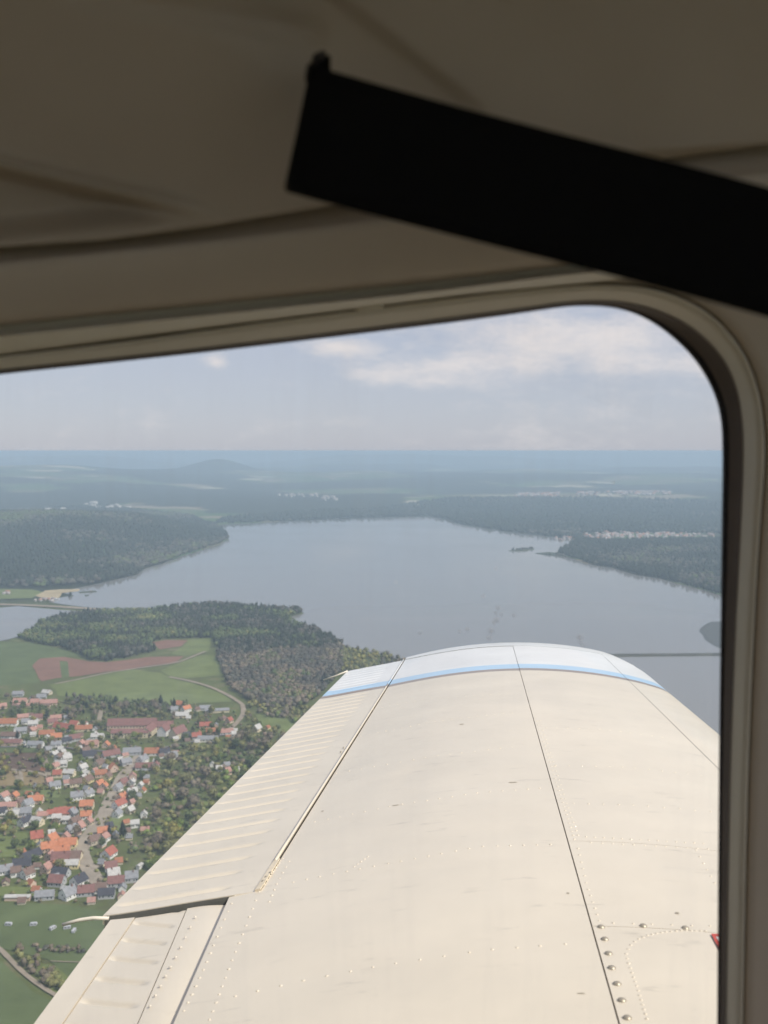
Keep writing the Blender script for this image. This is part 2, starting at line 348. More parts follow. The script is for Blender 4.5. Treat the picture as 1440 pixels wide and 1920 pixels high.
# ------------------------------------------------------------------ woods that read as one mass
def ico(sub):
    bm = bmesh.new(); bmesh.ops.create_icosphere(bm, subdivisions=sub, radius=1); v = np.array([x.co[:] for x in bm.verts]); f = np.array([[k.index for k in q.verts] for q in bm.faces]); bm.free(); return v, f
ICO1 = ico(1); ICO2 = ico(2)
def crown_template(seed, flakes, conifer=False, base=ICO1):
    r = np.random.default_rng(seed); v, f = base; v = v * (1 + r.uniform(-.28, .22, (len(v), 1))); v = v * .78
    fl = r.normal(size=(flakes, 3)); fl /= np.linalg.norm(fl, axis=1)[:, None]; fl *= r.uniform(.66, 1.06, (flakes, 1))
    fl[:, 2] = np.where(fl[:, 2] < -.55, -fl[:, 2] * .6, fl[:, 2])
    tri = r.normal(size=(flakes, 3, 3)) * .17 + fl[:, None, :]
    vv = np.concatenate([v, tri.reshape(-1, 3)]); ff = np.concatenate([f, np.arange(flakes * 3).reshape(-1, 3) + len(v)])
    if conifer:
        z = (vv[:, 2] + 1) / 2; vv[:, :2] *= (1.15 - z * .98)[:, None].clip(.06); vv[:, 2] = vv[:, 2] * 1.25
    return vv, ff
PAL = {'dark': (.036, .046, .030), 'conifer': (.030, .041, .028), 'green': (.10, .125, .05), 'olive': (.19, .185, .075), 'bare': (.19, .155, .11), 'grey': (.105, .098, .078), 'bright': (.16, .20, .055), 'yellow': (.27, .24, .075)}
M_WOOD = tint_mat('foliage')
def wood(name, poly_px, spacing, rad, hgt, pal, label, flakes=22, terr=False, keep=1.0, cat='forest', clump=.012, seedk=0, wet=False):
    poly = ground_poly(poly_px); xs = [p[0] for p in poly]; ys = [p[1] for p in poly]
    X, Y = np.meshgrid(np.arange(min(xs), max(xs), spacing), np.arange(min(ys), max(ys), spacing)); X = X.ravel(); Y = Y.ravel()
    X = X + RNG.uniform(-.48, .48, len(X)) * spacing; Y = Y + RNG.uniform(-.48, .48, len(X)) * spacing
    ok = in_poly(X, Y, poly) & (wet | (~in_poly(X, Y, LAKE) & ~in_poly(X, Y, BAY))) & (RNG.random(len(X)) < keep); X, Y = X[ok], Y[ok]
    n = len(X); Z = height(X, Y) - ALT if terr else np.full(n, -ALT)
    names = list(pal); w = np.array([pal[k] for k in names], float); w /= w.sum()
    nzv = np.array([noise.noise((a * clump, b * clump, 4.4 + seedk)) for a, b in zip(X, Y)])
    u = np.clip(.5 + nzv * .62 + RNG.normal(0, .11, n), 0, .999); kind = np.searchsorted(np.cumsum(w), u).clip(0, len(names) - 1)
    con = np.array([names[k] in ('conifer', 'dark') for k in kind])
    temps = [crown_template(s, flakes) for s in range(5)] + [crown_template(s + 20, flakes, True) for s in range(3)]
    which = np.where(con, 5 + RNG.integers(0, 3, n), RNG.integers(0, 5, n))
    V, F, T, off = [], [], [], 0
    cols = np.array([PAL[k] for k in names])[kind] * RNG.uniform(.82, 1.2, (n, 1)) * RNG.uniform(.95, 1.05, (n, 3))
    for ti, (tv, tf) in enumerate(temps):
        idx = np.where(which == ti)[0]
        if not len(idx): continue
        a = RNG.uniform(0, 6.28, len(idx)); r = rad * RNG.uniform(.75, 1.35, len(idx)); h = hgt * RNG.uniform(.72, 1.25, len(idx)) * (1.1 if ti > 4 else 1)
        ca, sa = np.cos(a)[:, None], np.sin(a)[:, None]
        x = (tv[None, :, 0] * ca - tv[None, :, 1] * sa) * r[:, None] + X[idx][:, None]
        y = (tv[None, :, 0] * sa + tv[None, :, 1] * ca) * r[:, None] + Y[idx][:, None]
        z = (tv[None, :, 2] * .5 + .5) * h[:, None] + Z[idx][:, None]
        V.append(np.stack([x, y, z], 2).reshape(-1, 3)); F.append((tf[None] + (np.arange(len(idx)) * len(tv))[:, None, None]).reshape(-1, 3) + off); off += len(idx) * len(tv)
        T.append(np.repeat(cols[idx], len(tv), axis=0))
    me_ = np_mesh(name, np.concatenate(V), np.concatenate(F), M_WOOD, np.concatenate(T))
    tag(link(bpy.data.objects.new(name, me_)), label, cat, kind='stuff')
    return n
cnt = {}
cnt['pen'] = wood('wood', [(30, 1196), (60, 1186), (72, 1172), (110, 1158), (180, 1149), (240, 1148), (285, 1147), (330, 1140), (400, 1135), (445, 1138), (500, 1141), (562, 1145), (568, 1150), (536, 1157), (548, 1169), (590, 1183), (628, 1200), (640, 1214),
    (600, 1220), (520, 1222), (440, 1232), (408, 1225), (396, 1196), (352, 1197), (310, 1198), (285, 1204), (290, 1222), (240, 1234), (200, 1240), (165, 1238), (150, 1226), (110, 1215), (60, 1205)],
    8.0, 5.6, 12.5, {'conifer': 1.4, 'grey': 1.6, 'dark': 2.8, 'green': 2.4, 'olive': .7}, 'dark mixed wood covering the peninsula beside the lake', 26)
cnt['pen2'] = wood('wood', [(404, 1226), (440, 1231), (520, 1221), (600, 1219), (640, 1211), (650, 1240), (610, 1300), (560, 1330), (500, 1330), (462, 1312), (430, 1290), (420, 1262)],
    8.0, 5.4, 11.5, {'dark': 2.2, 'grey': 3.4, 'bare': 2.0, 'green': 1.2, 'olive': .8}, 'leafless brownish wood sloping down beside the green field', 26, seedk=3)
cnt['shore'] = wood('shore_trees', [(622, 1190), (650, 1205), (690, 1220), (712, 1226), (770, 1240), (850, 1290), (800, 1330), (700, 1320), (640, 1260)], 10, 4.5, 11, {'bare': 2, 'grey': 1, 'olive': 2, 'yellow': 1}, 'pale budding shore trees at the tip of the peninsula', 26, keep=.6)
cnt['edge'] = wood('scrub', [(470, 1312), (520, 1326), (600, 1330), (560, 1360), (520, 1352), (480, 1338), (460, 1324)], 8, 4.0, 8, {'yellow': 2.4, 'olive': 2.2, 'bare': 2, 'bright': 1}, 'yellow-green scrub between the brown wood and the wing edge', 26, keep=.75, seedk=5)
cnt['copse'] = wood('copse', [(330, 1400), (400, 1392), (470, 1384), (540, 1376), (620, 1380), (560, 1470), (480, 1580), (400, 1640), (300, 1680), (256, 1676), (280, 1630), (250, 1600), (270, 1560), (285, 1530), (280, 1490), (300, 1460), (320, 1430)],
    8.0, 4.4, 7.5, {'green': 2.2, 'bare': 1.8, 'olive': 3.0, 'bright': 2.2, 'yellow': .8}, 'tangled olive and brown copse between the village and the wing', 30, keep=.55, seedk=8, clump=.02)
cnt['garden'] = wood('garden_shrubs', [(-40, 1300), (100, 1312), (300, 1318), (440, 1330), (470, 1370), (330, 1396), (290, 1470), (270, 1560), (250, 1660), (180, 1700), (-40, 1690)], 12, 2.3, 4.2, {'green': 2, 'bare': 2, 'olive': 2.2, 'bright': 1.0, 'dark': .8}, 'low shrubs and hedges scattered through the village gardens', 16, keep=.72, cat='shrubs', seedk=2, clump=.03)
cnt['hedge'] = wood('field_hedge', [(22, 1776), (45, 1786), (70, 1806), (100, 1830), (130, 1850), (118, 1862), (92, 1855), (60, 1828), (30, 1800)], 5, 3.2, 6.5, {'bare': 2.5, 'olive': 1.5, 'grey': 2}, 'brownish hedge growing above the curving dirt track', 26, cat='hedge', seedk=1)
cnt['hedge2'] = wood('field_hedge', [(62, 1774), (160, 1778), (158, 1788), (62, 1786)], 4.5, 2.2, 3.6, {'bare': 3, 'grey': 2}, 'straight grey-brown hedge crossing the lower meadow', 20, cat='hedge', seedk=4)
cnt['row'] = wood('field_hedge', [(118, 1306), (190, 1310), (300, 1318), (330, 1322), (325, 1336), (200, 1330), (120, 1320)], 8, 3.6, 8, {'dark': 2, 'grey': 2, 'green': 2, 'olive': 1}, 'dark tree belt below the big green field', 24, keep=.7, cat='hedge', seedk=6)
cnt['hill'] = wood('forest', [(-120, 1100), (60, 1103), (180, 1095), (255, 1078), (272, 1066), (330, 1047), (380, 1030), (412, 1021), (428, 1010), (424, 1000), (405, 986), (330, 968), (200, 955), (80, 958), (-120, 975)], 17, 11, 18, {'conifer': 2, 'dark': 3, 'grey': 1.4, 'green': 1}, 'hazy forested hill running down to the lake', 8, terr=True, clump=.003)
cnt['right'] = wood('forest', [(1045, 1037), (1072, 1020), (1080, 1012), (1160, 1018), (1300, 1022), (1500, 1030), (1700, 1060), (1700, 1180), (1500, 1149), (1353, 1116), (1290, 1099), (1240, 1085), (1200, 1079), (1150, 1065), (1110, 1059), (1075, 1047)], 13, 8.5, 16, {'dark': 3, 'conifer': 2, 'grey': 1.5, 'green': 1}, 'hazy forest along the shore beyond the wing tip', 10, terr=True, clump=.004)
cnt['far'] = wood('forest', [(826, 971), (850, 979), (880, 986), (960, 998), (1030, 1006), (1072, 1011), (1090, 1000), (1300, 1002), (1600, 1008), (1600, 962), (1300, 950), (1000, 945), (840, 946), (700, 958), (560, 962), (420, 976), (405, 983), (520, 978), (620, 973), (720, 970), (800, 968)], 27, 17, 20, {'dark': 3, 'conifer': 3, 'grey': 1}, 'blue hazy forest belt on the far shore', 5, terr=True, clump=.002)
for i, px in enumerate([[(954, 1033), (998, 1029), (1000, 1031), (976, 1033)], [(1010, 1040), (1058, 1042), (1056, 1044), (1020, 1041)]]):
    wood('shore_trees', px, 14, 8, 10, {'dark': 1, 'grey': 1}, ['low dark trees on the narrow islet off the far shore', 'low dark trees on the thin spit off the wooded shore'][i], 10, wet=True)
wood('shore_trees', [(128, 1118), (137, 1117), (138, 1119), (129, 1120)], 9, 5, 10, {'dark': 1}, 'dark tree clump on the islet off the sandy beach', 20, wet=True)
wood('shore_trees', [(150, 1112), (181, 1109), (182, 1110.5), (152, 1112.8)], 14, 6, 8, {'dark': 1, 'bare': 1}, 'thin line of shore trees beyond the sandy beach', 16, wet=True)
print('trees', cnt)

# ------------------------------------------------------------------ far-off settlements, too small to tell their houses apart
def hamlet(px_list, label, size, seed, walls=((.36, .34, .31), (.3, .25, .2), (.44, .42, .4)), roofs=((.38, .2, .14), (.3, .25, .24), (.45, .4, .38))):
    r = random.Random(seed); V = []; F = []; T = []
    for (x0, y0, x1, y1, n) in px_list:
        for _ in range(n):
            g = G(r.uniform(x0, x1), r.uniform(y0, y1)); h0 = float(height([g.x], [g.y])[0]) - ALT
            w, d, h = size * r.uniform(.7, 1.6), size * r.uniform(.6, .9), size * .45; a = r.uniform(-.5, .5) + (1.57 if r.random() < .3 else 0)
            ca, sa = math.cos(a), math.sin(a); b = len(V); wc = r.choice(walls); rc = r.choice(roofs)
            def q(x, y, z): V.append((g.x + x * ca - y * sa, g.y + x * sa + y * ca, h0 + z))
            for z in (0, h):
                for (x, y) in ((-w / 2, -d / 2), (w / 2, -d / 2), (w / 2, d / 2), (-w / 2, d / 2)): q(x, y, z)
            for (x, y) in ((-w / 2, -d / 2), (w / 2, -d / 2), (w / 2, d / 2), (-w / 2, d / 2)): q(x, y, h)
            q(-w / 2, 0, h * 1.8); q(w / 2, 0, h * 1.8)
            T += [wc] * 8 + [rc] * 6
            for i in range(4): j = (i + 1) % 4; F.extend([(b + i, b + j, b + 4 + j), (b + i, b + 4 + j, b + 4 + i)])
            F.extend([(b + 8, b + 9, b + 13), (b + 8, b + 13, b + 12), (b + 10, b + 11, b + 12), (b + 10, b + 12, b + 13), (b + 9, b + 10, b + 13), (b + 11, b + 8, b + 12)])
    me_ = np_mesh('distant_village', V, F, M_PLAIN, np.array(T)); tag(link(bpy.data.objects.new('distant_village', me_)), label, 'village', kind='stuff')
M_PLAIN = tint_mat('far_walls', (.2, .1))
hamlet([(1075, 992, 1345, 1014, 130), (1130, 1000, 1290, 1012, 90), (1040, 1006, 1120, 1014, 20)], 'hazy village strung along the wooded far shore', 11, 1)
hamlet([(965, 936, 1050, 945, 70), (1080, 934, 1260, 944, 90)], 'pale distant settlement beyond the far forest belt', 20, 2)
hamlet([(150, 950, 245, 960, 16), (70, 960, 140, 966, 6)], 'pale sheds far behind the forested hill', 26, 3, walls=((.5, .48, .45),), roofs=((.42, .4, .37), (.46, .43, .39)))
hamlet([(600, 944, 632, 951, 10), (520, 938, 600, 943, 12)], 'white buildings behind the head of the lake', 22, 4, walls=((.45, .43, .39),), roofs=((.34, .3, .27),))
hamlet([(868, 976, 890, 979, 8)], 'pale lakeside buildings at the far end of the lake', 16, 5)
hamlet([(0, 1110, 20, 1116, 5), (62, 1124, 100, 1129, 10)], 'pale huts by the beach at the causeway', 8, 6)

STREET = []
for ln in ([(262, 1418), (236, 1446), (222, 1470), (208, 1500), (197, 1530), (180, 1556), (160, 1584), (150, 1596)], [(152, 1590), (156, 1614), (172, 1640), (190, 1662)]):
    for a_, b_ in zip(ln[:-1], ln[1:]):
        for k_ in range(8): STREET.append(G(a_[0] + (b_[0] - a_[0]) * k_ / 8, a_[1] + (b_[1] - a_[1]) * k_ / 8))
# ------------------------------------------------------------------ village houses
ROOF = {'orange': (.50, .20, .105), 'rust': (.37, .155, .085), 'red': (.36, .12, .085), 'dark red': (.23, .115, .10), 'pink': (.42, .235, .19), 'grey': (.27, .27, .28), 'slate': (.060, .060, .072), 'brown': (.19, .125, .10), 'pale': (.50, .48, .45)}
WALL = {'white': (.80, .78, .74), 'cream': (.72, .62, .44), 'pink': (.66, .49, .38), 'grey': (.46, .46, .46), 'yellow': (.74, .62, .34), 'beige': (.58, .50, .38)}
M_ROOF = {k: mat('roof_' + k.replace(' ', '_'), c, .85, var=(.35, .24, 6.0), bump=(2.2, .5, .12)) for k, c in ROOF.items()}
M_WALL = {k: mat('plaster_' + k, c, .9, var=(.25, .10)) for k, c in WALL.items()}
M_WIN = mat('dark_pane', (.035, .04, .045), .25, spec=.5); M_CHIM = mat('chimney_brick', (.26, .14, .10), .9)
def house(px, py, wpx, roof, wall, azd, deep, name, hw=None, tall=1.0):
    base = G(px, py + 4); sl = base.length / FPX; L_ = max(6.0, wpx * sl * .9); D_ = deep * .86; hw = hw or random.uniform(3.3, 4.7) * tall
    rh = D_ * random.uniform(.40, .52) if name != 'shed' else D_ * .2
    e = empty(name, base); e.rotation_euler = (0, 0, R_(azd))
    x, y = L_ / 2, D_ / 2
    v = [(-x, -y, -.3), (x, -y, -.3), (x, y, -.3), (-x, y, -.3), (-x, -y, hw), (x, -y, hw), (x, y, hw), (-x, y, hw), (-x, 0, hw + rh - .12), (x, 0, hw + rh - .12)]
    mesh_obj('wall', v, [(0, 1, 5, 4), (1, 2, 6, 9, 5), (2, 3, 7, 6), (3, 0, 4, 8, 7)], M_WALL[wall], e)
    ox, oy = .45, .55; k = rh / y; zl = hw - oy * k; th = .28
    rv = []
    for dz in (0, th):
        rv += [(-x - ox, -y - oy, zl + dz), (x + ox, -y - oy, zl + dz), (x + ox, 0, hw + rh + dz), (-x - ox, 0, hw + rh + dz), (x + ox, y + oy, zl + dz), (-x - ox, y + oy, zl + dz)]
    rf = [(0, 3, 2, 1), (3, 5, 4, 2), (6, 7, 8, 9), (9, 8, 10, 11), (0, 1, 7, 6), (4, 5, 11, 10), (1, 2, 8, 7), (2, 4, 10, 8), (3, 0, 6, 9), (5, 3, 9, 11)]
    ro = mesh_obj('roof', rv, rf, M_ROOF[roof], e)
    if name == 'house' and random.random() < .7:
        cx = random.uniform(-.3, .3) * L_; cy = random.choice((-1, 1)) * .12 * D_
        MB().box((cx, cy, hw + rh + .1), (.7, .7, 2.2)).build('chimney', M_CHIM, ro)
    if name == 'house':   # two storeys of small dark panes on the camera-side eaves and a pane in each gable
        ww = mesh_obj('window', [(-.55, 0, -.7), (.55, 0, -.7), (.55, 0, .7), (-.55, 0, .7)], [(0, 1, 2, 3)], M_WIN, e); proto = ww.data
        spots = [(sx * L_ * q, -y - .03, hw * .55, 0) for q in (.18, .38) for sx in (-1, 1)] + [(-x - .03, .0, hw * .95, 90), (-x - .03, -y * .45, hw * .5, 90), (x + .03, 0, hw * .95, 90), (x + .03, -y * .45, hw * .5, 90)]
        for i, (a, b, c, r) in enumerate(spots):
            o = ww if i == 0 else link(bpy.data.objects.new('window', proto), e)
            o.location = (a, b, c); o.rotation_euler = (0, 0, R_(r))
    return e
HS = {
 'barns below the big green field': [(34, 1301, 20, 'grey', 'grey', 5, 10), (38, 1315, 25, 'pink', 'pink', 4, 11), (88, 1298, 18, 'pale', 'beige', -20, 10), (78, 1306, 18, 'grey', 'grey', 8, 10), (92, 1317, 32, 'pink', 'pink', 6, 10), (66, 1317, 16, 'pink', 'beige', 3, 9), (4, 1324, 16, 'pink', 'pink', 30, 10)],
 'rows above the bare brown field': [(16, 1356, 34, 'rust', 'white', 3, 13), (43, 1344, 20, 'pink', 'pink', 22, 9), (49, 1353, 16, 'grey', 'white', 15, 9), (62, 1358, 18, 'pale', 'white', 12, 9), (70, 1345, 20, 'dark red', 'pink', 15, 10), (40, 1371, 20, 'grey', 'grey', 20, 10), (61, 1369, 13, 'pink', 'pink', 65, 9), (22, 1393, 40, 'dark red', 'pink', -3, 9), (67, 1397, 30, 'grey', 'white', -5, 9), (20, 1380, 36, 'brown', 'grey', -2, 9)],
 'huddle around the tall white gable': [(105, 1346, 20, 'pink', 'pink', 20, 9), (118, 1364, 40, 'red', 'white', -28, 13), (98, 1353, 18, 'dark red', 'pink', 30, 10), (157, 1366, 32, 'rust', 'cream', 10, 10), (140, 1358, 18, 'red', 'cream', -20, 9), (88, 1376, 28, 'rust', 'pink', 8, 10), (106, 1383, 20, 'orange', 'yellow', 12, 11), (106, 1397, 18, 'grey', 'white', 10, 9), (125, 1389, 18, 'slate', 'grey', 30, 9), (152, 1395, 12, 'pink', 'pink', 75, 10), (173, 1397, 24, 'pink', 'pink', 4, 10), (199, 1397, 12, 'orange', 'pink', 85, 10), (183, 1381, 24, 'pale', 'white', 2, 9), (140, 1385, 20, 'dark red', 'grey', 25, 10)],
 'cottages beside the bare brown field': [(90, 1406, 10, 'grey', 'white', 40, 8), (102, 1414, 12, 'pale', 'white', 60, 8), (110, 1420, 12, 'brown', 'white', 70, 9), (126, 1422, 16, 'pale', 'white', 30, 8), (120, 1433, 12, 'pale', 'white', 10, 8), (103, 1438, 14, 'pink', 'cream', 65, 9), (108, 1453, 16, 'red', 'cream', 5, 9), (130, 1451, 22, 'pale', 'cream', -10, 9), (103, 1474, 20, 'grey', 'white', 30, 9), (92, 1466, 12, 'pink', 'pink', 40, 8)],
 'lanes below the long manor': [(155, 1440, 16, 'pale', 'white', 60, 9), (168, 1416, 26, 'slate', 'grey', 20, 11), (160, 1408, 16, 'brown', 'grey', 50, 9), (186, 1432, 18, 'brown', 'cream', 62, 12), (208, 1415, 34, 'dark red', 'grey', 38, 11), (213, 1442, 16, 'orange', 'pink', 120, 11), (248, 1411, 34, 'grey', 'grey', 8, 12), (267, 1426, 22, 'grey', 'white', 70, 11), (285, 1411, 28, 'rust', 'white', 3, 12), (309, 1412, 20, 'slate', 'grey', 20, 11), (323, 1418, 18, 'grey', 'white', 35, 10), (271, 1438, 34, 'dark red', 'white', 5, 10), (236, 1430, 20, 'grey', 'grey', 40, 10), (292, 1436, 8, 'dark red', 'white', 85, 9)],
 'top of the main street': [(164, 1463, 20, 'brown', 'yellow', 70, 11), (190, 1452, 22, 'rust', 'pink', 12, 10), (202, 1457, 14, 'brown', 'yellow', 75, 9), (186, 1472, 16, 'orange', 'pink', 60, 10), (195, 1476, 10, 'orange', 'pink', 80, 9), (249, 1458, 14, 'pink', 'pink', 105, 9), (247, 1468, 10, 'pale', 'white', 80, 8), (248, 1486, 18, 'pale', 'white', 30, 9), (263, 1474, 8, 'pale', 'white', 80, 7), (221, 1479, 16, 'grey', 'white', 70, 9), (231, 1468, 16, 'dark red', 'pink', 60, 10), (144, 1495, 22, 'grey', 'white', 20, 10), (166, 1489, 18, 'grey', 'white', 60, 9), (142, 1470, 22, 'brown', 'cream', 20, 9)],
 'far bank of the main street': [(224, 1510, 26, 'red', 'white', 62, 10), (229, 1496, 16, 'orange', 'pink', 62, 10), (220, 1528, 16, 'grey', 'white', 70, 9), (244, 1520, 14, 'pale', 'cream', 60, 8), (270, 1528, 10, 'pale', 'white', 100, 7), (253, 1547, 16, 'pale', 'white', 15, 7), (272, 1559, 16, 'pink', 'white', 10, 8), (193, 1561, 20, 'orange', 'pink', 20, 10), (196, 1573, 16, 'pink', 'white', 70, 9), (177, 1578, 20, 'brown', 'beige', 40, 10), (204, 1602, 26, 'red', 'white', 72, 12), (208, 1627, 22, 'dark red', 'grey', 20, 11), (213, 1642, 22, 'pale', 'white', 25, 10), (205, 1551, 10, 'slate', 'grey', 40, 8)],
 'yards along the open meadow': [(7, 1495, 18, 'pink', 'white', 70, 9), (27, 1494, 14, 'orange', 'pink', 80, 9), (14, 1513, 34, 'pink', 'cream', 6, 9), (24, 1528, 24, 'pale', 'white', 4, 9), (4, 1522, 16, 'slate', 'white', 20, 9), (52, 1510, 18, 'grey', 'white', 60, 10), (67, 1501, 28, 'orange', 'pink', 5, 11), (38, 1507, 14, 'brown', 'pink', 62, 11), (49, 1525, 20, 'grey', 'grey', 10, 10), (47, 1543, 24, 'slate', 'white', 65, 10), (70, 1543, 22, 'pale', 'cream', -20, 10), (81, 1530, 18, 'pink', 'white', 10, 8), (97, 1528, 16, 'red', 'white', 20, 8)],
 'lots between meadow and street': [(122, 1525, 38, 'red', 'pink', 6, 12), (136, 1526, 14, 'grey', 'grey', 70, 10), (163, 1512, 25, 'orange', 'cream', 5, 11), (162, 1531, 20, 'orange', 'white', 10, 9), (166, 1543, 12, 'pink', 'cream', 75, 9), (150, 1551, 12, 'pink', 'white', 65, 11), (134, 1555, 18, 'grey', 'white', 50, 9), (125, 1539, 14, 'pale', 'white', 0, 7), (140, 1541, 18, 'brown', 'pink', 60, 9), (107, 1534, 16, 'pale', 'white', 10, 8)],
 'orange farmstead at the street bend': [(69, 1572, 22, 'red', 'yellow', 25, 12), (97, 1576, 18, 'orange', 'cream', 60, 12), (127, 1584, 34, 'orange', 'yellow', 5, 11), (92, 1591, 28, 'orange', 'pink', 20, 11), (114, 1597, 34, 'orange', 'pink', 8, 11), (115, 1611, 34, 'dark red', 'cream', 5, 13), (140, 1609, 25, 'brown', 'cream', 3, 14), (94, 1608, 14, 'pink', 'pink', 70, 10), (135, 1623, 26, 'pale', 'yellow', 3, 8), (123, 1572, 12, 'pink', 'pink', 85, 9)],
 'dark-roofed lower village end': [(58, 1606, 36, 'slate', 'beige', 55, 12), (42, 1622, 32, 'slate', 'grey', 10, 12), (87, 1631, 16, 'pink', 'pink', 70, 9), (11, 1633, 24, 'grey', 'white', 25, 10), (52, 1641, 20, 'brown', 'white', 55, 10), (30, 1638, 18, 'brown', 'white', 20, 9), (114, 1640, 30, 'slate', 'grey', -10, 12), (107, 1655, 28, 'dark red', 'grey', -8, 12), (148, 1655, 26, 'slate', 'white', 60, 12), (128, 1679, 26, 'grey', 'white', 55, 12), (162, 1673, 30, 'dark red', 'grey', 12, 11), (188, 1668, 24, 'brown', 'white', 8, 10), (218, 1657, 30, 'dark red', 'grey', 10, 11), (247, 1648, 24, 'grey', 'grey', 14, 10), (84, 1681, 34, 'grey', 'grey', 10, 9), (101, 1651, 18, 'grey', 'grey', 30, 10), (200, 1678, 30, 'slate', 'grey', 8, 10)],
 'hamlet below the green field': [(338, 1321, 18, 'orange', 'pink', -30, 10), (349, 1330, 18, 'orange', 'white', 50, 10), (327, 1331, 14, 'grey', 'white', 15, 9), (342, 1341, 26, 'pale', 'cream', 6, 10), (386, 1360, 24, 'red', 'pink', 8, 11), (398, 1371, 24, 'rust', 'pink', 10, 10), (430, 1351, 12, 'red', 'pink', 60, 9), (369, 1381, 18, 'red', 'grey', 10, 10), (425, 1373, 26, 'pink', 'white', 8, 9), (390, 1386, 40, 'grey', 'white', 0, 9), (350, 1379, 14, 'slate', 'grey', 30, 9), (438, 1376, 8, 'pale', 'white', 20, 7), (482, 1367, 16, 'pale', 'cream', 60, 10)],
 'cottages hidden in the copse': [(411, 1441, 12, 'pale', 'white', 10, 8), (425, 1437, 12, 'grey', 'white', 30, 8), (427, 1448, 10, 'pink', 'pink', 40, 8)],
}
ORD = ['first', 'second', 'third', 'fourth', 'fifth', 'sixth', 'seventh', 'eighth', 'ninth', 'tenth']
for place, rows in HS.items():
    seen = {}
    rows = sorted(rows, key=lambda r: r[0])
    tot_ = {}
    for r in rows: tot_[(r[3], r[4])] = tot_.get((r[3], r[4]), 0) + 1
    for (px, py, w, roof, wall, azd, deep) in rows:
        e = house(px, py, w, roof, wall, azd, deep, 'house')
        k = (roof, wall); i = seen.get(k, 0); seen[k] = i + 1
        pos = '' if tot_[k] == 1 else (ORD[i] + ' from the left ')
        link_ = 'in the ' if not place.startswith(('cottages', 'hamlet', 'orange', 'dark')) else ('at the ' if place.startswith('dark') else 'of the ')
        tag(e, f'{roof.replace(" ", "-")}-roofed {wall} house, {pos}{link_}{place}', 'house', 'village houses')
# small outbuildings in the yards
pts_ = [G(r[0], r[1] + 4) for rows in HS.values() for r in rows] + STREET
for place, rows in HS.items():
    outs = []
    for r in rows:
        for _ in range(6):
            a = random.uniform(0, 6.28); d = random.uniform(13, 19); q = G(r[0], r[1] + 4) + Vector((math.cos(a) * d, math.sin(a) * d, 0))
            if q.x / q.y > -.245 or all((q - p).length > 11 for p in pts_):
                if all((q - p).length > 10.5 for p in pts_): pts_.append(q); outs.append((q, r[5])); break
    outs.sort(key=lambda o: o[0].x / o[0].y); kinds = {}; tags = []
    for q, azd in outs:
        px = 720 + FPX * q.x / q.dot(FWD); py = 960 - FPX * q.dot(UPV) / q.dot(FWD)
        roof = random.choice(['rust', 'pink', 'grey', 'pale', 'brown']); e = house(px, py - 4, random.uniform(5, 7) / (q.length / FPX) / .9, roof, random.choice(['white', 'cream', 'beige', 'pink']), azd + random.choice((0, 90)), random.uniform(5.5, 7), 'outbuilding', hw=2.6)
        kinds.setdefault(roof, []).append(e)
    for roof, es in kinds.items():
        for i, e in enumerate(es): tag(e, f'small {roof}-roofed outbuilding ' + ('' if len(es) == 1 else f'{ORD[min(i, 9)]} from left ') + f'in the {place}', 'outbuilding', 'village outbuildings')
# the manor: a long main range with two wings and a stair tower
def manor():
    e = empty('manor', G(240, 1384)); e.rotation_euler = (0, 0, R_(3)); tag(e, 'long manor with purple-brown roofs, cream walls and a white gable', 'manor')
    def rng(c, L_, D_, hw, rh, wm, rot=0):
        M = Matrix.Translation((c[0], c[1], 0)) @ Matrix.Rotation(R_(rot), 4, 'Z'); x, y = L_ / 2, D_ / 2
        v = [M @ Vector(p) for p in [(-x, -y, 0), (x, -y, 0), (x, y, 0), (-x, y, 0), (-x, -y, hw), (x, -y, hw), (x, y, hw), (-x, y, hw), (-x, 0, hw + rh - .1), (x, 0, hw + rh - .1)]]
        mesh_obj('wall', v, [(0, 1, 5, 4), (1, 2, 6, 9, 5), (2, 3, 7, 6), (3, 0, 4, 8, 7)], wm, e)
        q = .6; k = rh / y; rv = []
        for dz in (0, .3): rv += [M @ Vector(p) for p in [(-x - q, -y - q, hw - q * k + dz), (x + q, -y - q, hw - q * k + dz), (x + q, 0, hw + rh + dz), (-x - q, 0, hw + rh + dz), (x + q, y + q, hw - q * k + dz), (-x - q, y + q, hw - q * k + dz)]]
        ro = mesh_obj('roof', rv, [(0, 3, 2, 1), (3, 5, 4, 2), (6, 7, 8, 9), (9, 8, 10, 11), (0, 1, 7, 6), (4, 5, 11, 10), (1, 2, 8, 7), (2, 4, 10, 8), (3, 0, 6, 9), (5, 3, 9, 11)], M_ROOF['dark red'], e)
        for s in (-.3, .25): MB().box(M @ Vector((s * L_, 1, hw + rh + .4)), (.9, .9, 2.4)).build('chimney', M_CHIM, ro)
        for i in range(int(L_ / 4)):
            for z in (2.2, 5.0):
                if z < hw - 1:
                    p = M @ Vector((-x + 2 + i * 4, -y - .04, z)); MB().box((0, 0, 0), (1.2, .06, 1.6), Matrix.Translation(p) @ Matrix.Rotation(R_(rot), 4, 'Z')).build('window', M_WIN, e)
    rng((-2, 40, 0), 62, 14, 7.5, 7, M_WALL['pink']); rng((2, 4, 0), 46, 11, 7, 3.5, M_WALL['cream']); rng((24, 14, 0), 26, 11, 7.5, 5, M_WALL['cream'], 80)
    rng((44, 16, 0), 24, 12, 7.5, 6, M_WALL['white'], 75); rng((62, 2, 0), 22, 12, 7, 6.5, M_WALL['cream'], 60); rng((38, 34, 0), 26, 11, 7, 5, M_WALL['pink'], 5)
manor()
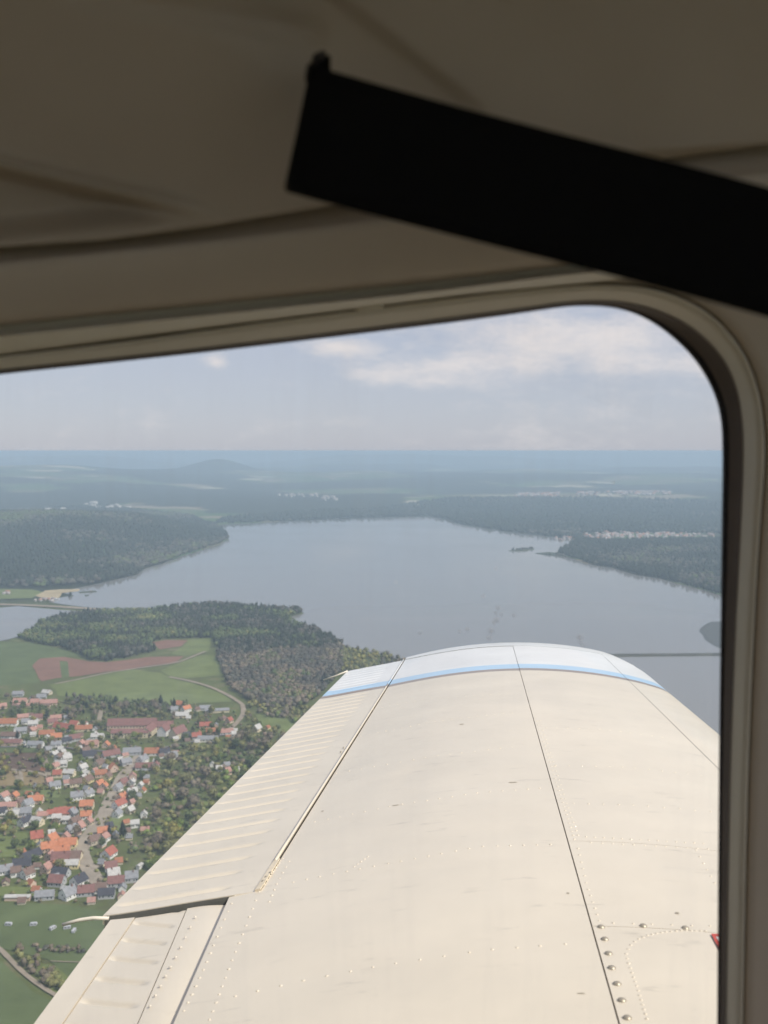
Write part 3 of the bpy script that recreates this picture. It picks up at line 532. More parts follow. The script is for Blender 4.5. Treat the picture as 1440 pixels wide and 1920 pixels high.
# long pale sheds, greenhouse, walls
for px, py, w, roof, wall, azd, deep, lab in [(34, 1683, 46, 'pale', 'pink', 1, 6, 'low long pale shed at the edge of the lower meadow'), (386, 1326, 24, 'grey', 'grey', 8, 16, 'grey greenhouse-like shed below the end of the curving field track'),
        (407, 1331, 48, 'grey', 'cream', 10, 12, 'long grey shed with cream wall near the field track bend'), (262, 1624, 12, 'pale', 'white', 70, 4, 'thin white shed standing in the copse edge'), (44, 1320, 40, 'pink', 'beige', 4, 7, 'long beige shed in front of the upper barns')]:
    tag(house(px, py, w, roof, wall, azd, deep, 'shed', hw=3.2), lab, 'shed')
# caravans on the lower meadow, standing in for unidentified pale specks
M_CARA = mat('caravan_white', (.48, .48, .50), .4); M_TYRE = mat('tyre', (.02, .02, .02), .9)
for px, py, az_, lab in [(63, 1736, 8, 'white stand-in caravan alone on the lower meadow'), (16, 1736, -5, 'greyish stand-in caravan by the edge of the meadow'), (99, 1743, 60, 'small white stand-in caravan beneath the wing rod tip'), (126, 1742, 12, 'white stand-in caravan, left of the pair near the wing edge'), (139, 1748, 85, 'white stand-in caravan turned end-on, right of the pair near the wing edge')]:
    e = empty('caravan', G(px, py)); e.rotation_euler = (0, 0, R_(az_)); tag(e, lab, 'caravan', 'caravans on the meadow')
    prof = [(-2.6, .5), (2.4, .5), (2.7, 1.2), (2.5, 2.3), (2.1, 2.65), (-2.2, 2.65), (-2.6, 2.3), (-2.75, 1.3)]; n = len(prof)
    v = [(a, -1.1, b) for a, b in prof] + [(a, 1.1, b) for a, b in prof]
    mesh_obj('body', v, [list(range(n)), list(range(2 * n - 1, n - 1, -1))] + [[i, n + i, n + (i + 1) % n, (i + 1) % n] for i in range(n)], M_CARA, e)
    for sx in (-1.2, 1.2): MB().box((sx, -1.12, 1.75), (1.1, .04, .7)).build('window', M_WIN, e)
    for sy in (-1, 1): MB().tube([(0, sy * .95, .33), (0, sy * 1.13, .33)], .33, 10).build('wheel', M_TYRE, e)
    MB().tube([(2.6, 0, .55), (3.7, 0, .5)], .06, 6).build('drawbar', M_TYRE, e)
# boats at the beach, put in for pale specks of unknown kind
M_HULL = mat('boat_white', (.8, .8, .78), .3)
for px, py, az_, lab in [(98, 1123, 10, 'white stand-in boat moored beside the sandy beach'), (106, 1124, -6, 'white stand-in boat moored farther out from the sandy beach')]:
    e = empty('boat', G(px, py, -ALT + 1.0)); e.rotation_euler = (0, 0, R_(az_)); tag(e, lab, 'boat', 'boats at the beach')
    st = [(-7, 1.6, 1.5), (-3, 2.1, 1.6), (3, 1.9, 1.8), (6, 1.0, 2.1), (8, .05, 2.4)]; v = []; f = []
    for x, w, h in st: v += [(x, -w, h), (x, -w * .6, 0), (x, w * .6, 0), (x, w, h)]
    for i in range(4): f += [[4 * i + k, 4 * i + k + 1, 4 * i + k + 5, 4 * i + k + 4] for k in range(3)] + [[4 * i + 3, 4 * i, 4 * i + 4, 4 * i + 7]]
    f.append([3, 2, 1, 0]); mesh_obj('hull', v, f, M_HULL, e); MB().box((-1, 0, 2.6), (5, 2.4, 1.8)).build('cabin', M_HULL, e); MB().tube([(1.5, 0, 1.5), (1.5, 0, 13)], .12, 6).build('mast', M_HULL, e)

# ------------------------------------------------------------------ single trees in and round the village
def tree_mesh(seed, col, conifer=False, flakes=170):
    tv, tf = crown_template(seed, flakes, conifer, ICO2 if not conifer else ICO1); r = np.random.default_rng(seed)
    v = tv.copy(); v[:, 2] = (v[:, 2] * .5 + .5) * .80 + .20; v[:, :2] *= .36 if not conifer else .24
    tint = np.array(col) * np.repeat(r.uniform(.6, 1.5, (len(v) // 3 + 1, 1)), 3, axis=0)[:len(v)]
    crown = np_mesh('crown', v, tf, M_WOOD, tint)
    mb = MB(); mb.tube([(0, 0, -.02), (.01, 0, .3), (0, .01, .62)], [.028, .02, .008], 6)
    for k in range(4):
        a = k * 1.6 + seed; mb.tube([(0, 0, .26 + .06 * k), (.12 * math.cos(a), .12 * math.sin(a), .42 + .06 * k)], [.012, .005], 5)
    tr = bpy.data.meshes.new('trunk'); tr.from_pydata([tuple(x) for x in mb.v], [], mb.f); tr.materials.append(M_BARK); return crown, tr
M_BARK = mat('bark', (.09, .07, .055), .95)
KINDS = {'olive': [tree_mesh(s, PAL['olive']) for s in (1, 2)], 'brown leafless': [tree_mesh(s, PAL['bare']) for s in (3, 4)], 'green': [tree_mesh(s, PAL['green']) for s in (5, 6)],
         'dark conifer': [tree_mesh(s, PAL['conifer'], True) for s in (7, 8)], 'yellow-green': [tree_mesh(s, PAL['yellow']) for s in (9, 10)], 'bright green': [tree_mesh(s, PAL['bright']) for s in (12, 13)]}
PL = {'among the village houses': ([(0, 1330), (200, 1335), (310, 1345), (310, 1440), (270, 1470), (260, 1560), (240, 1650), (0, 1650)], 150, {'olive': 3, 'brown leafless': 2, 'green': 3, 'dark conifer': 1, 'bright green': 2, 'yellow-green': 1}, (6, 11)),
      'in the gardens beside the field hamlet': ([(300, 1325), (440, 1330), (500, 1350), (560, 1372), (460, 1392), (330, 1395)], 40, {'olive': 3, 'brown leafless': 2, 'green': 3, 'yellow-green': 2}, (7, 12)),
      'standing out of the copse by the wing': ([(330, 1405), (470, 1390), (560, 1390), (420, 1580), (300, 1670), (262, 1660), (280, 1560), (290, 1470)], 62, {'olive': 3, 'brown leafless': 3, 'green': 2, 'bright green': 1, 'yellow-green': 1}, (9, 15)),
      'on the slope above the manor': ([(120, 1312), (330, 1322), (320, 1348), (200, 1342), (120, 1338)], 40, {'green': 3, 'olive': 2, 'dark conifer': 2, 'brown leafless': 2}, (8, 13)),
      'round the upper barns': ([(-10, 1296), (100, 1322), (110, 1340), (-10, 1338)], 16, {'brown leafless': 2, 'green': 3, 'olive': 1}, (7, 11))}
TREES = []
hp = [(G(r[0], r[1] + 4), max(r[2] * .3, 5)) for rows in HS.values() for r in rows]
for place, (poly, n, mixd, (h0, h1)) in PL.items():
    gp = ground_poly(poly); xs = [p[0] for p in gp]; ys = [p[1] for p in gp]; done = 0; tries = 0
    while done < n and tries < 6000:
        tries += 1; x, y = random.uniform(min(xs), max(xs)), random.uniform(min(ys), max(ys))
        if not in_poly(np.array([x]), np.array([y]), gp)[0] or any(math.hypot(x - p.x, y - p.y) < 9 for p, _ in hp) or any(math.hypot(x - p.x, y - p.y) < 11 for p in STREET): continue
        k = random.choices(list(mixd), list(mixd.values()))[0]; cm, tm = random.choice(KINDS[k]); h = random.uniform(h0, h1) * (1.2 if k == 'dark conifer' else 1)
        nm = 'conifer_tree' if k == 'dark conifer' else 'leafy_tree' if k != 'brown leafless' else 'bare_tree'
        e = empty(nm, (x, y, -ALT)); e.scale = (h * random.uniform(.9, 1.3), h * random.uniform(.9, 1.3), h); e.rotation_euler = (0, 0, random.uniform(0, 6.28))
        TREES.append((e, k, place))
        link(bpy.data.objects.new('crown', cm), e); link(bpy.data.objects.new('trunk', tm), e); done += 1
# each tree is told by its kind, the place it stands in and its order from the left there
def zone(e, place):
    p = e.location
    if 'village' in place: return 'in the ' + min(HS, key=lambda h: min((G(r[0], r[1] + 4) - p).length for r in HS[h]))
    r = ray(720, 960); py = 960 - FPX * (p.dot(UPV) / p.dot(FWD))
    if 'copse' in place: return 'in the ' + ('upper' if py < 1440 else 'middle' if py < 1510 else 'lower' if py < 1590 else 'lowest') + ' part of the copse by the wing'
    return place
zs = {}
for e, k, place in TREES: zs.setdefault((k, zone(e, place)), []).append(e)
NTH = ORD + ['eleventh', 'twelfth', 'thirteenth', 'fourteenth', 'fifteenth', 'sixteenth', 'seventeenth', 'eighteenth', 'nineteenth', 'twentieth']
for (k, z), es in zs.items():
    es.sort(key=lambda e: e.location.x / e.location.y)
    for i, e in enumerate(es): tag(e, f'{k} tree {z}' + ('' if len(es) == 1 else f', {NTH[min(i, 19)]} from left'), 'tree', f'{k} trees of the village and copse')
# the dark pointed conifer beside the street
for px, py, h, lab in [(231, 1575, 17, 'tall dark pointed conifer beside the far bank of the street'), (103, 1560, 9, 'round bright green tree on the lawn above the orange farmstead')]:
    k = 'dark conifer' if 'conifer' in lab else 'bright green'; cm, tm = KINDS[k][0]
    e = empty('conifer_tree' if 'conifer' in lab else 'leafy_tree', G(px, py)); e.scale = (h * 1.2, h * 1.2, h); tag(e, lab, 'tree')
    link(bpy.data.objects.new('crown', cm), e); link(bpy.data.objects.new('trunk', tm), e)

# ------------------------------------------------------------------ the wing
s_ax = ray(904, 1006).normalized(); c_ax = (RGT - s_ax * RGT.dot(s_ax)).normalized(); n_ax = c_ax.cross(s_ax)
D0 = 4.2
def rho(px, py):
    r = ray(px, py); e = r.dot(s_ax); return r.dot(c_ax) / e, r.dot(n_ax) / e
UP = [(601, 1309), (652, 1301.5), (694, 1294), (727, 1287.5), (774, 1277), (835, 1266.5), (896, 1259.5), (973, 1256), (1047, 1257.5), (1106, 1263), (1164, 1272.5), (1208, 1283), (1240, 1292)]
_up = [(a * D0, b * D0) for a, b in (rho(*p) for p in UP)]
_cf = np.polyfit([p[0] for p in _up], [p[1] for p in _up], 5)
U_TE, U_N = _up[0][0], _up[-1][0]
def vtop(u): return float(np.polyval(_cf, u))
nose = [(a * D0, b * D0) for a, b in (rho(*p) for p in [(1252, 1297), (1266, 1308.5), (1280, 1322), (1291, 1338), (1296, 1358), (1288, 1380), (1262, 1398), (1200, 1412), (1080, 1422), (920, 1414), (760, 1375), (640, 1328)])]
def solve(px, py):
    """pixel on the upper surface -> (u, s)"""
    a, b = rho(px, py); lo, hi = U_TE - .1, U_N + .02
    th = a / -b
    for _ in range(50):
        m_ = (lo + hi) / 2
        if m_ / -vtop(m_) < th: lo = m_
        else: hi = m_
    u = (lo + hi) / 2
    return u, (u / a if abs(a) > abs(b) else vtop(u) / b)
def dome(u, s): return Vector((u, s, vtop(u)))
def nrm(u):
    k = (vtop(u + .004) - vtop(u - .004)) / .008; return Vector((-k, 0, 1)).normalized()
wing = empty('airplane_wing'); wing.matrix_world = Matrix(((c_ax.x, s_ax.x, n_ax.x, 0), (c_ax.y, s_ax.y, n_ax.y, 0), (c_ax.z, s_ax.z, n_ax.z, 0), (0, 0, 0, 1)))
tag(wing, 'cream airplane wing with light blue stripe and white tip outside the window', 'airplane wing')
def paint():
    m = mat('wing_paint', (.7, .6, .45), .34, spec=.45, coat=.3); t = m.node_tree; b = t.nodes['Principled BSDF']; l = t.links
    c = N(t, 'ShaderNodeTexCoord'); sp = N(t, 'ShaderNodeSeparateXYZ'); l.new(c.outputs['Object'], sp.inputs[0])
    dv = N(t, 'ShaderNodeMath', operation='DIVIDE', i_1=6.0); l.new(sp.outputs[1], dv.inputs[0])
    r = N(t, 'ShaderNodeValToRGB'); r.color_ramp.interpolation = 'CONSTANT'; e = r.color_ramp.elements
    stops = [(0, (.765, .675, .535)), (4.17 / 6, (.30, .235, .19)), (4.225 / 6, (.44, .65, .84)), (4.37 / 6, (.82, .82, .80))]
    while len(e) < 4: e.new(.5)
    for k, (p_, col) in enumerate(stops): e[k].position = p_; e[k].color = (*col, 1)
    l.new(dv.outputs[0], r.inputs[0])
    # worn, slightly uneven paint: broad cloudy fading and small brown flecks drawn out along the airflow
    n1_ = N(t, 'ShaderNodeTexNoise', i_Scale=2.2, i_Detail=6.0, i_Roughness=.65); l.new(c.outputs['Object'], n1_.inputs['Vector'])
    mr = N(t, 'ShaderNodeMapRange', i_1=.3, i_2=.7, i_3=.90, i_4=1.03); l.new(n1_.outputs[0], mr.inputs[0])
    mp_ = N(t, 'ShaderNodeMapping'); mp_.inputs['Scale'].default_value = (11, 34, 1); l.new(c.outputs['Object'], mp_.inputs[0])
    n2_ = N(t, 'ShaderNodeTexNoise', i_Scale=1.0, i_Detail=5.0, i_Roughness=.7); l.new(mp_.outputs[0], n2_.inputs['Vector'])
    mr2 = N(t, 'ShaderNodeMapRange', i_1=.60, i_2=.76, i_3=1.0, i_4=.74); l.new(n2_.outputs[0], mr2.inputs[0])
    ml = N(t, 'ShaderNodeMath', operation='MULTIPLY'); l.new(mr.outputs[0], ml.inputs[0]); l.new(mr2.outputs[0], ml.inputs[1])
    sc_ = N(t, 'ShaderNodeVectorMath', operation='SCALE'); l.new(r.outputs[0], sc_.inputs[0]); l.new(ml.outputs[0], sc_.inputs['Scale']); l.new(sc_.outputs[0], b.inputs['Base Color'])
    n3_ = N(t, 'ShaderNodeTexNoise', i_Scale=3.4, i_Detail=2.0); l.new(c.outputs['Object'], n3_.inputs['Vector'])
    bp = N(t, 'ShaderNodeBump', i_Strength=.4, i_Distance=.02); l.new(n3_.outputs[0], bp.inputs['Height']); l.new(bp.outputs[0], b.inputs['Normal'])
    return m
M_PAINT = paint(); M_DARK = mat('gap_dark', (.10, .09, .075), .8); M_PRIM = mat('inner_metal', (.16, .16, .14), .6); M_SEAL = mat('sealant', (.68, .59, .45), .7, var=(20, .2)); M_SCREW = mat('screw_metal', (.42, .37, .29), .45, metal=.4)
M_CHIP = mat('worn_primer', (.40, .35, .27), .7); M_WICK = mat('wick', (.78, .71, .60), .6); M_REDP = mat('red_paint', (.50, .08, .06), .5); M_WHP = mat('white_paint', (.78, .77, .74), .5)
U_H = solve(727, 1287.5)[0]; U_B = solve(974, 1255)[0]; U_C = solve(1177, 1275)[0]
def panel(name, u0, u1, s0, s1, nu, ns, dz=None, m=None, thick=.004, parent=wing):
    """a piece of skin between chord lines u0(s), u1(s) and span stations s0(q), s1(q), with its rim folded down"""
    fu0 = u0 if callable(u0) else (lambda s: u0); fu1 = u1 if callable(u1) else (lambda s: u1); fs0 = s0 if callable(s0) else (lambda q: s0); fs1 = s1 if callable(s1) else (lambda q: s1)
    v = []; f = []
    for j in range(ns + 1):
        for i in range(nu + 1):
            q = i / nu; s = fs0(q) + (fs1(q) - fs0(q)) * j / ns; u = fu0(s) + (fu1(s) - fu0(s)) * q
            p = dome(u, s) + nrm(u) * (dz(u, s, q, j / ns) if dz else 0); v.append(p)
    for j in range(ns):
        for i in range(nu): a = j * (nu + 1) + i; f.append([a, a + 1, a + nu + 2, a + nu + 1])
    rim = [i for i in range(nu + 1)] + [(j + 1) * (nu + 1) - 1 for j in range(1, ns + 1)] + [ns * (nu + 1) + i for i in range(nu - 1, -1, -1)] + [j * (nu + 1) for j in range(ns - 1, 0, -1)]
    b = len(v)
    for k in rim: v.append(v[k])
    for k in rim: v.append(v[k] - Vector((0, 0, thick)))
    R0 = len(rim)
    for k in range(R0): k2 = (k + 1) % R0; f.append([b + k, b + R0 + k, b + R0 + k2, b + k2])
    o = mesh_obj(name, v, f, m or M_PAINT, parent); me_ = o.data
    me_.polygons.foreach_set('use_smooth', [k < nu * ns for k in range(len(f))]); return o
GAP = .0009
S_A = solve(205, 1716)[1]; u_c1, s_c1 = solve(431, 1679); u_c2, s_c2 = solve(325, 1920)
def u_cove(s): return u_c1 + (u_c2 - u_c1) * (s - s_c1) / (s_c2 - s_c1)
S_P1 = solve(1078, 1578)[1]; S_P2 = solve(1125, 1738)[1]; S_T = 5.10
def tipS(u):   # plan form of the tip
    k = max(0, (u - U_C) / (U_N + .05 - U_C)); return S_T - .42 * k ** 2
panel('main_skin', U_H + .003, U_B - GAP, S_A, S_T, 40, 60)
panel('main_skin', lambda s: u_cove(s), U_B - GAP, .78, S_A, 40, 24)
step = lambda u, s, q, r: .0011
panel('leading_skin', U_B + GAP, U_C - .0006, S_P1 + .0007, lambda q: S_T, 20, 40, step)
panel('leading_skin', U_B + GAP, U_C - .001, S_P2 + .0007, S_P1 - .0007, 20, 14, step)
panel('leading_skin', U_B + GAP, U_C - .001, .78, S_P2 - .0007, 20, 14, step)
# nose, underside and inside, swept along the span
def sweep(name, prof, s0, s1, m, inset=0.0, ends=True, tip=False):
    n = len(prof); v = []; f = []; S = np.linspace(s0, s1, 30)
    for s in S:
        for (u, vv) in prof:
            ss = s
            if tip and s > S_T - 1: k = (s - (S_T - 1)); ss = s - k * (S_T - tipS(min(u, U_N + .05)))
            v.append((u, ss, vv - inset))
    for j in range(len(S) - 1):
        for i in range(n - 1): f.append([j * n + i, j * n + i + 1, (j + 1) * n + i + 1, (j + 1) * n + i])
    return mesh_obj(name, v, f, m, wing, True)
us = np.linspace(U_C + .001, U_N, 8)
def smooth_chain(p, it=3):
    for _ in range(it):
        q = [p[0]]
        for a, b in zip(p[:-1], p[1:]): q += [(a[0] * .75 + b[0] * .25, a[1] * .75 + b[1] * .25), (a[0] * .25 + b[0] * .75, a[1] * .25 + b[1] * .75)]
        q.append(p[-1]); p = q
    return p
sweep('nose_skin', smooth_chain([(u, vtop(u) + .0016) for u in us] + nose, 2), .78, S_T, M_PAINT, tip=True)
core = [(u, vtop(u) - .006) for u in np.linspace(U_H - .02, U_N - .01, 24)]
sweep('wing_core', core, S_A + .004, S_T - .01, M_DARK)
panel('wing_core', lambda s: u_cove(s) + .004, U_N - .01, .78, S_A + .006, 30, 8, lambda u, s, q, r: -.010, M_DARK)
sweep('lower_skin', [(nose[-1][0], nose[-1][1] + .004), (U_H, nose[-1][1] - .02)], .78, S_T, M_PRIM)
# tip cap
v = []; f = []; uu = list(np.linspace(U_H + .003, U_N, 40)); prof = [(0, .0016), (.16, .0010), (.20, -.004), (.225, -.018), (.24, -.045), (.235, -.09)]
for u in uu:
    t0 = tipS(u) + .002; k = (1 - max(0, (u - U_C) / (U_N - U_C)) ** 2 * .55) * (1 - .35 * max(0, (U_H + .2 - u) / .2))
    for ds, dz in prof: v.append(dome(u, t0 + ds * k) + Vector((0, 0, dz)))
w = len(prof)
for i in range(len(uu) - 1): f += [[i * w + k, (i + 1) * w + k, (i + 1) * w + k + 1, i * w + k + 1] for k in range(w - 1)]
mesh_obj('wing_tip', v, f, M_PAINT, wing, True)
# aileron: a sheet with pressed beads across the chord
def bead(s, pitch, wd, ph):
    k = ((s - ph) / pitch) % 1.0; k = min(k, 1 - k) * pitch; return math.exp(-(k / wd) ** 2)
def bell(q, a, b): return min(1, max(0, (q - a) / .05)) * min(1, max(0, (b - q) / .07))
ail = panel('aileron', U_TE, U_H - .006, S_A, lambda q: S_T - .01 - .05 * max(0, (.25 - q) / .25) ** 2, 30, 1000, lambda u, s, q, r: -.0042 * bead(s, .0885, .007, 1.897) * bell(q, .03, .80) + .004 * math.sin(q * 3.14), thick=.016)
panel('aileron_end_rib', U_TE + .004, U_H - .008, S_A - .0012, S_A - .0006, 10, 1, lambda u, s, q, r: -.0015 + .004 * math.sin(q * 3.14), M_PRIM, thick=.018, parent=ail)
panel('aileron_lower', U_TE, U_H - .006, S_A, S_T - .03, 6, 6, lambda u, s, q, r: -.02 - .03 * q, M_PRIM, parent=ail)
mb = MB(); mb.tube([dome(U_H - .004, s) + Vector((0, 0, .0035)) for s in np.linspace(S_A + .16, S_T - .01, 24)], .0032, 8); mb.build('hinge_bead', M_PAINT, wing, True)
panel('hinge_seal', U_H - .007, U_H + .003, S_A, S_A + .17, 3, 6, lambda u, s, q, r: .004, M_SEAL)
# flap: sits a little lower than the wing, nose tucked under the skin
S_F = S_A - .017; fl_drop = lambda u, s, q, r: -.004 - .010 * max(0, (q - .78) / .22) ** 2
u_f1 = solve(350, 1700)[0]; u_f2 = solve(255, 1920)[0]; s_f1 = solve(350, 1700)[1]; s_f2 = solve(255, 1920)[1]
def u_seam(s): return u_f1 + (u_f2 - u_f1) * (s - s_f1) / (s_f2 - s_f1)
u_t1, s_t1 = solve(207, 1722); u_t2, s_t2 = solve(60, 1920)
def u_fte(s): return u_t1 + (u_t2 - u_t1) * (s - s_t1) / (s_t2 - s_t1)
flap = panel('flap', lambda s: u_fte(s) + .045, lambda s: u_seam(s) - .0012, .9, S_F, 26, 420, lambda u, s, q, r: -.004 - .0042 * bead(s + .06 * q, .0765, .0065, 1.724) * min(1, q / .12) * min(1, max(0, (.92 - q) / .14)), thick=.01)
panel('flap_nose', lambda s: u_seam(s) + .0012, lambda s: u_cove(s) - .005, .9, S_F + .004, 10, 16, lambda u, s, q, r: -.0025 - .007 * q ** 2.4, thick=.02, parent=flap)
panel('flap_edge', u_fte, lambda s: u_fte(s) + .0435, .9, S_F, 3, 12, lambda u, s, q, r: -.0025, thick=.012, parent=flap)
panel('flap_lower', u_fte, lambda s: u_cove(s) - .009, .9, S_F, 6, 6, lambda u, s, q, r: -.02 - .03 * q, M_PRIM, parent=flap)
# static wicks
def wpt(px, py, s):
    a, b = rho(px, py); return Vector((a * s, s, b * s))
mb = MB(); mb.tube([wpt(204, 1722, S_A - .012), wpt(175, 1721.5, S_A - .014), wpt(150, 1725, S_A - .016), wpt(117, 1734, S_A - .02)], [.0032, .0036, .0034, .003], 8); mb.build('static_wick', M_WICK, wing, True)
mb = MB(); mb.tube([wpt(652, 1258, 5.0), wpt(630, 1267, 5.0), wpt(606, 1275, 5.0)], [.004, .0035, .003], 8); mb.build('static_wick', M_WICK, wing, True)
# rivets
ROWS = [([(590, 1541), (745, 1509), (900, 1486), (1024, 1477)], 24), ([(550, 1654), (632, 1637), (755, 1614), (900, 1587), (1050, 1583)], 26), ([(441, 1868), (575, 1837), (717, 1810), (911, 1781), (1099, 1767)], 46),
  ([(542, 1615), (520, 1655), (500, 1702)], 12), ([(530, 1610), (487, 1669)], 10), ([(486, 1672), (460, 1739), (434, 1803), (407, 1875), (391, 1916)], 17), ([(441, 1679), (416, 1735), (383, 1815), (358, 1869), (338, 1908)], 17),
  ([(1004, 1345), (1024, 1407), (1050, 1490), (1078, 1578)], 8), ([(1012, 1352), (1034, 1420), (1060, 1500), (1086, 1574)], 9), ([(1084, 1592), (1099, 1657), (1125, 1732)], 13), ([(1042, 1436), (1177, 1439), (1325, 1456)], 25), ([(1076, 1507), (1200, 1511), (1335, 1523)], 28),
  ([(1099, 1570), (1331, 1583)], 17), ([(1108, 1581), (1331, 1593)], 20), ([(1305, 1595), (1342, 1661)], 14), ([(1024, 1365), (1132, 1368), (1250, 1384)], 20), ([(1150, 1732), (1335, 1738)], 36),
  ([(1213, 1912), (1196, 1857), (1187, 1831), (1178, 1806), (1174, 1790), (1181, 1775), (1194, 1764), (1215, 1755), (1245, 1749), (1282, 1746), (1325, 1747)], 9), ([(630, 1450), (811, 1418), (982, 1398)], 24), ([(676, 1380), (820, 1352), (939, 1338), (975, 1336)], 16),
  ([(366, 1719), (331, 1791), (309, 1832), (275, 1898)], 21), ([(560, 1412), (625, 1402)], 20), ([(633, 1416), (656, 1384)], 7), ([(640, 1416), (662, 1386)], 7), ([(700, 1330), (800, 1310), (960, 1300)], 16), ([(664, 1625), (690, 1606)], 8), ([(760, 1246), (850, 1228), (950, 1216)], 12)]
V, F = [], []
def rivet(u, s, r, h, off=.0016):
    n = nrm(u); b = len(V); a = Vector((0, 1, 0)); c = n.cross(a); p = dome(u, s) + n * (off - .0004); K = 8
    for rr_, hh in ((r, 0), (r * .82, h * .62), (r * .4, h * .95)):
        for k in range(K): V.append(p + (a * math.cos(k * .7854) + c * math.sin(k * .7854)) * rr_ + n * hh)
    V.append(p + n * h)
    for j in range(2):
        for k in range(K): F.append([b + j * K + k, b + j * K + (k + 1) % K, b + (j + 1) * K + (k + 1) % K, b + (j + 1) * K + k])
    for k in range(K): F.append([b + 2 * K + k, b + 2 * K + (k + 1) % K, b + 3 * K])
for px, sp in ROWS:
    acc = 0.0
    for (x0, y0), (x1, y1) in zip(px[:-1], px[1:]):
        d = math.hypot(x1 - x0, y1 - y0); t = acc
        while t < d:
            u, s = solve(x0 + (x1 - x0) * t / d, y0 + (y1 - y0) * t / d); on = u > U_B
            rivet(u, s, .0027 * random.uniform(.8, 1.1), (.0014 * random.uniform(.75, 1.15)), .0013 if on else .0003); t += sp * random.uniform(.93, 1.07)
        acc = t - d
ob = mesh_obj('rivets', V, F, M_PAINT, wing, True); tag(ob, kind='stuff')
for px, py in [(1127, 1740), (1206, 1738), (1285, 1742), (1134, 1763), (1141, 1790), (1147, 1817), (1157, 1847), (1166, 1878), (1176, 1911), (645, 1404), (640, 1412), (508, 1640), (500, 1648), (494, 1656)]:
    u, s = solve(px, py); V, F = [], []; rivet(u, s, .0056 if px > 1000 else .004, .0032, .0016 if u > U_B else .003); mesh_obj('screw', V, F, M_SCREW, wing, True)
# small dents and chips in the paint, red-edged placard by the window edge
for px, py, a, b in [(1065, 1675, .004, .003), (962, 1467, .016, .004), (866, 1358, .012, .006), (1090, 1863, .008, .0016), (1270, 1714, .005, .003), (605, 1521, .005, .004), (742, 1510, .012, .003)]:
    u, s = solve(px, py); n = nrm(u); t = n.cross(Vector((0, 1, 0))); off = .0022 if u > U_B else .0005
    mesh_obj('paint_chip', [dome(u, s) + n * off + t * a * .6 * math.cos(k * .628) * (1 + .3 * math.sin(k * 2.3)) + Vector((0, 1, 0)) * b * math.sin(k * .628) for k in range(10)], [list(range(10))], M_CHIP, wing)
def placard():
    c = [solve(*p) for p in [(1333, 1755), (1420, 1757), (1378, 1838)]]; ctr = (sum(p[0] for p in c) / 3, sum(p[1] for p in c) / 3)
    def pt(q, k, h): return dome(min(ctr[0] + (q[0] - ctr[0]) * k, U_N), ctr[1] + (q[1] - ctr[1]) * k) + Vector((0, 0, h))
    e = mesh_obj('placard', [pt(q, .78, .003) for q in c], [[0, 1, 2]], M_WHP, wing)
    mesh_obj('placard_border', [pt(q, 1, .0033) for q in c] + [pt(q, .8, .0033) for q in c], [[0, 1, 4, 3], [1, 2, 5, 4], [2, 0, 3, 5]], M_REDP, e)
placard()

# ------------------------------------------------------------------ the cabin
M_LINER = mat('headliner_fabric', (.50, .42, .325), .95, var=(9, .05), bump=(420, .25, .0006), spec=.1)
M_PANEL = mat('side_panel_vinyl', (.60, .51, .40), .75, var=(7, .05), bump=(300, .2, .0004), spec=.2)
M_TRIM = mat('trim_plastic', (.79, .71, .56), .6, var=(8, .05), spec=.25); M_REV = mat('reveal_brown', (.15, .115, .09), .8, var=(20, .15)); M_RUB = mat('rubber_dark', (.025, .02, .02), .7)
M_STRAP = mat('strap_black', (.006, .006, .0065), .85, bump=(900, .3, .0005), spec=.15); M_OUT = mat('outer_shell', (.66, .62, .54), .6)
def lin(x, pts):
    xs = [p[0] for p in pts]; ys = [p[1] for p in pts]
    if x <= xs[0]: return ys[0] + (x - xs[0]) * (ys[1] - ys[0]) / (xs[1] - xs[0])
    if x >= xs[-1]: return ys[-1] + (x - xs[-1]) * (ys[-1] - ys[-2]) / (xs[-1] - xs[-2])
    return float(np.interp(x, xs, ys))
def wd(py): return .60 + (py - 700) * 3.0e-5       # distance of the leaning side wall
# window loops: L0 glass edge, L1 inner edge of the beige ring, L2 outer edge of the ring
L0 = [(-560, 800), (-430, 752), (-250, 729), (0, 700), (220, 677), (430, 654), (660, 626), (880, 599), (1000, 582), (1060, 573), (1110, 571), (1160, 575), (1210, 590), (1260, 620), (1310, 667), (1343, 722), (1359, 775), (1363, 840), (1360, 1000), (1356, 1200), (1351, 1500), (1348, 1920), (1346, 2080), (1320, 2180), (1220, 2230), (900, 2240), (0, 2240), (-480, 2230), (-600, 2160), (-640, 2000), (-650, 1500), (-640, 1000)]
L1 = [(-566, 790), (-432, 742), (-251, 721), (0, 693), (220, 670), (430, 647), (660, 619), (880, 591), (1000, 575), (1060, 566), (1115, 563), (1175, 566), (1240, 583), (1300, 614), (1352, 664), (1379, 718), (1391, 778), (1394, 850), (1388, 1000), (1377, 1200), (1367, 1500), (1361, 1920), (1358, 2090), (1330, 2195), (1225, 2250), (900, 2262), (0, 2262), (-490, 2250), (-618, 2172), (-660, 2005), (-670, 1500), (-660, 1000)]
L2 = [(-590, 765), (-440, 716), (-252, 696), (0, 668), (220, 642), (430, 612), (660, 582), (880, 554), (1000, 541), (1070, 535), (1135, 533), (1205, 537), (1275, 555), (1340, 592), (1390, 650), (1418, 712), (1432, 780), (1436, 860), (1424, 1000), (1413, 1200), (1401, 1500), (1393, 1920), (1390, 2100), (1356, 2220), (1240, 2285), (900, 2300), (0, 2300), (-510, 2285), (-650, 2195), (-700, 2010), (-710, 1500), (-700, 1000)]
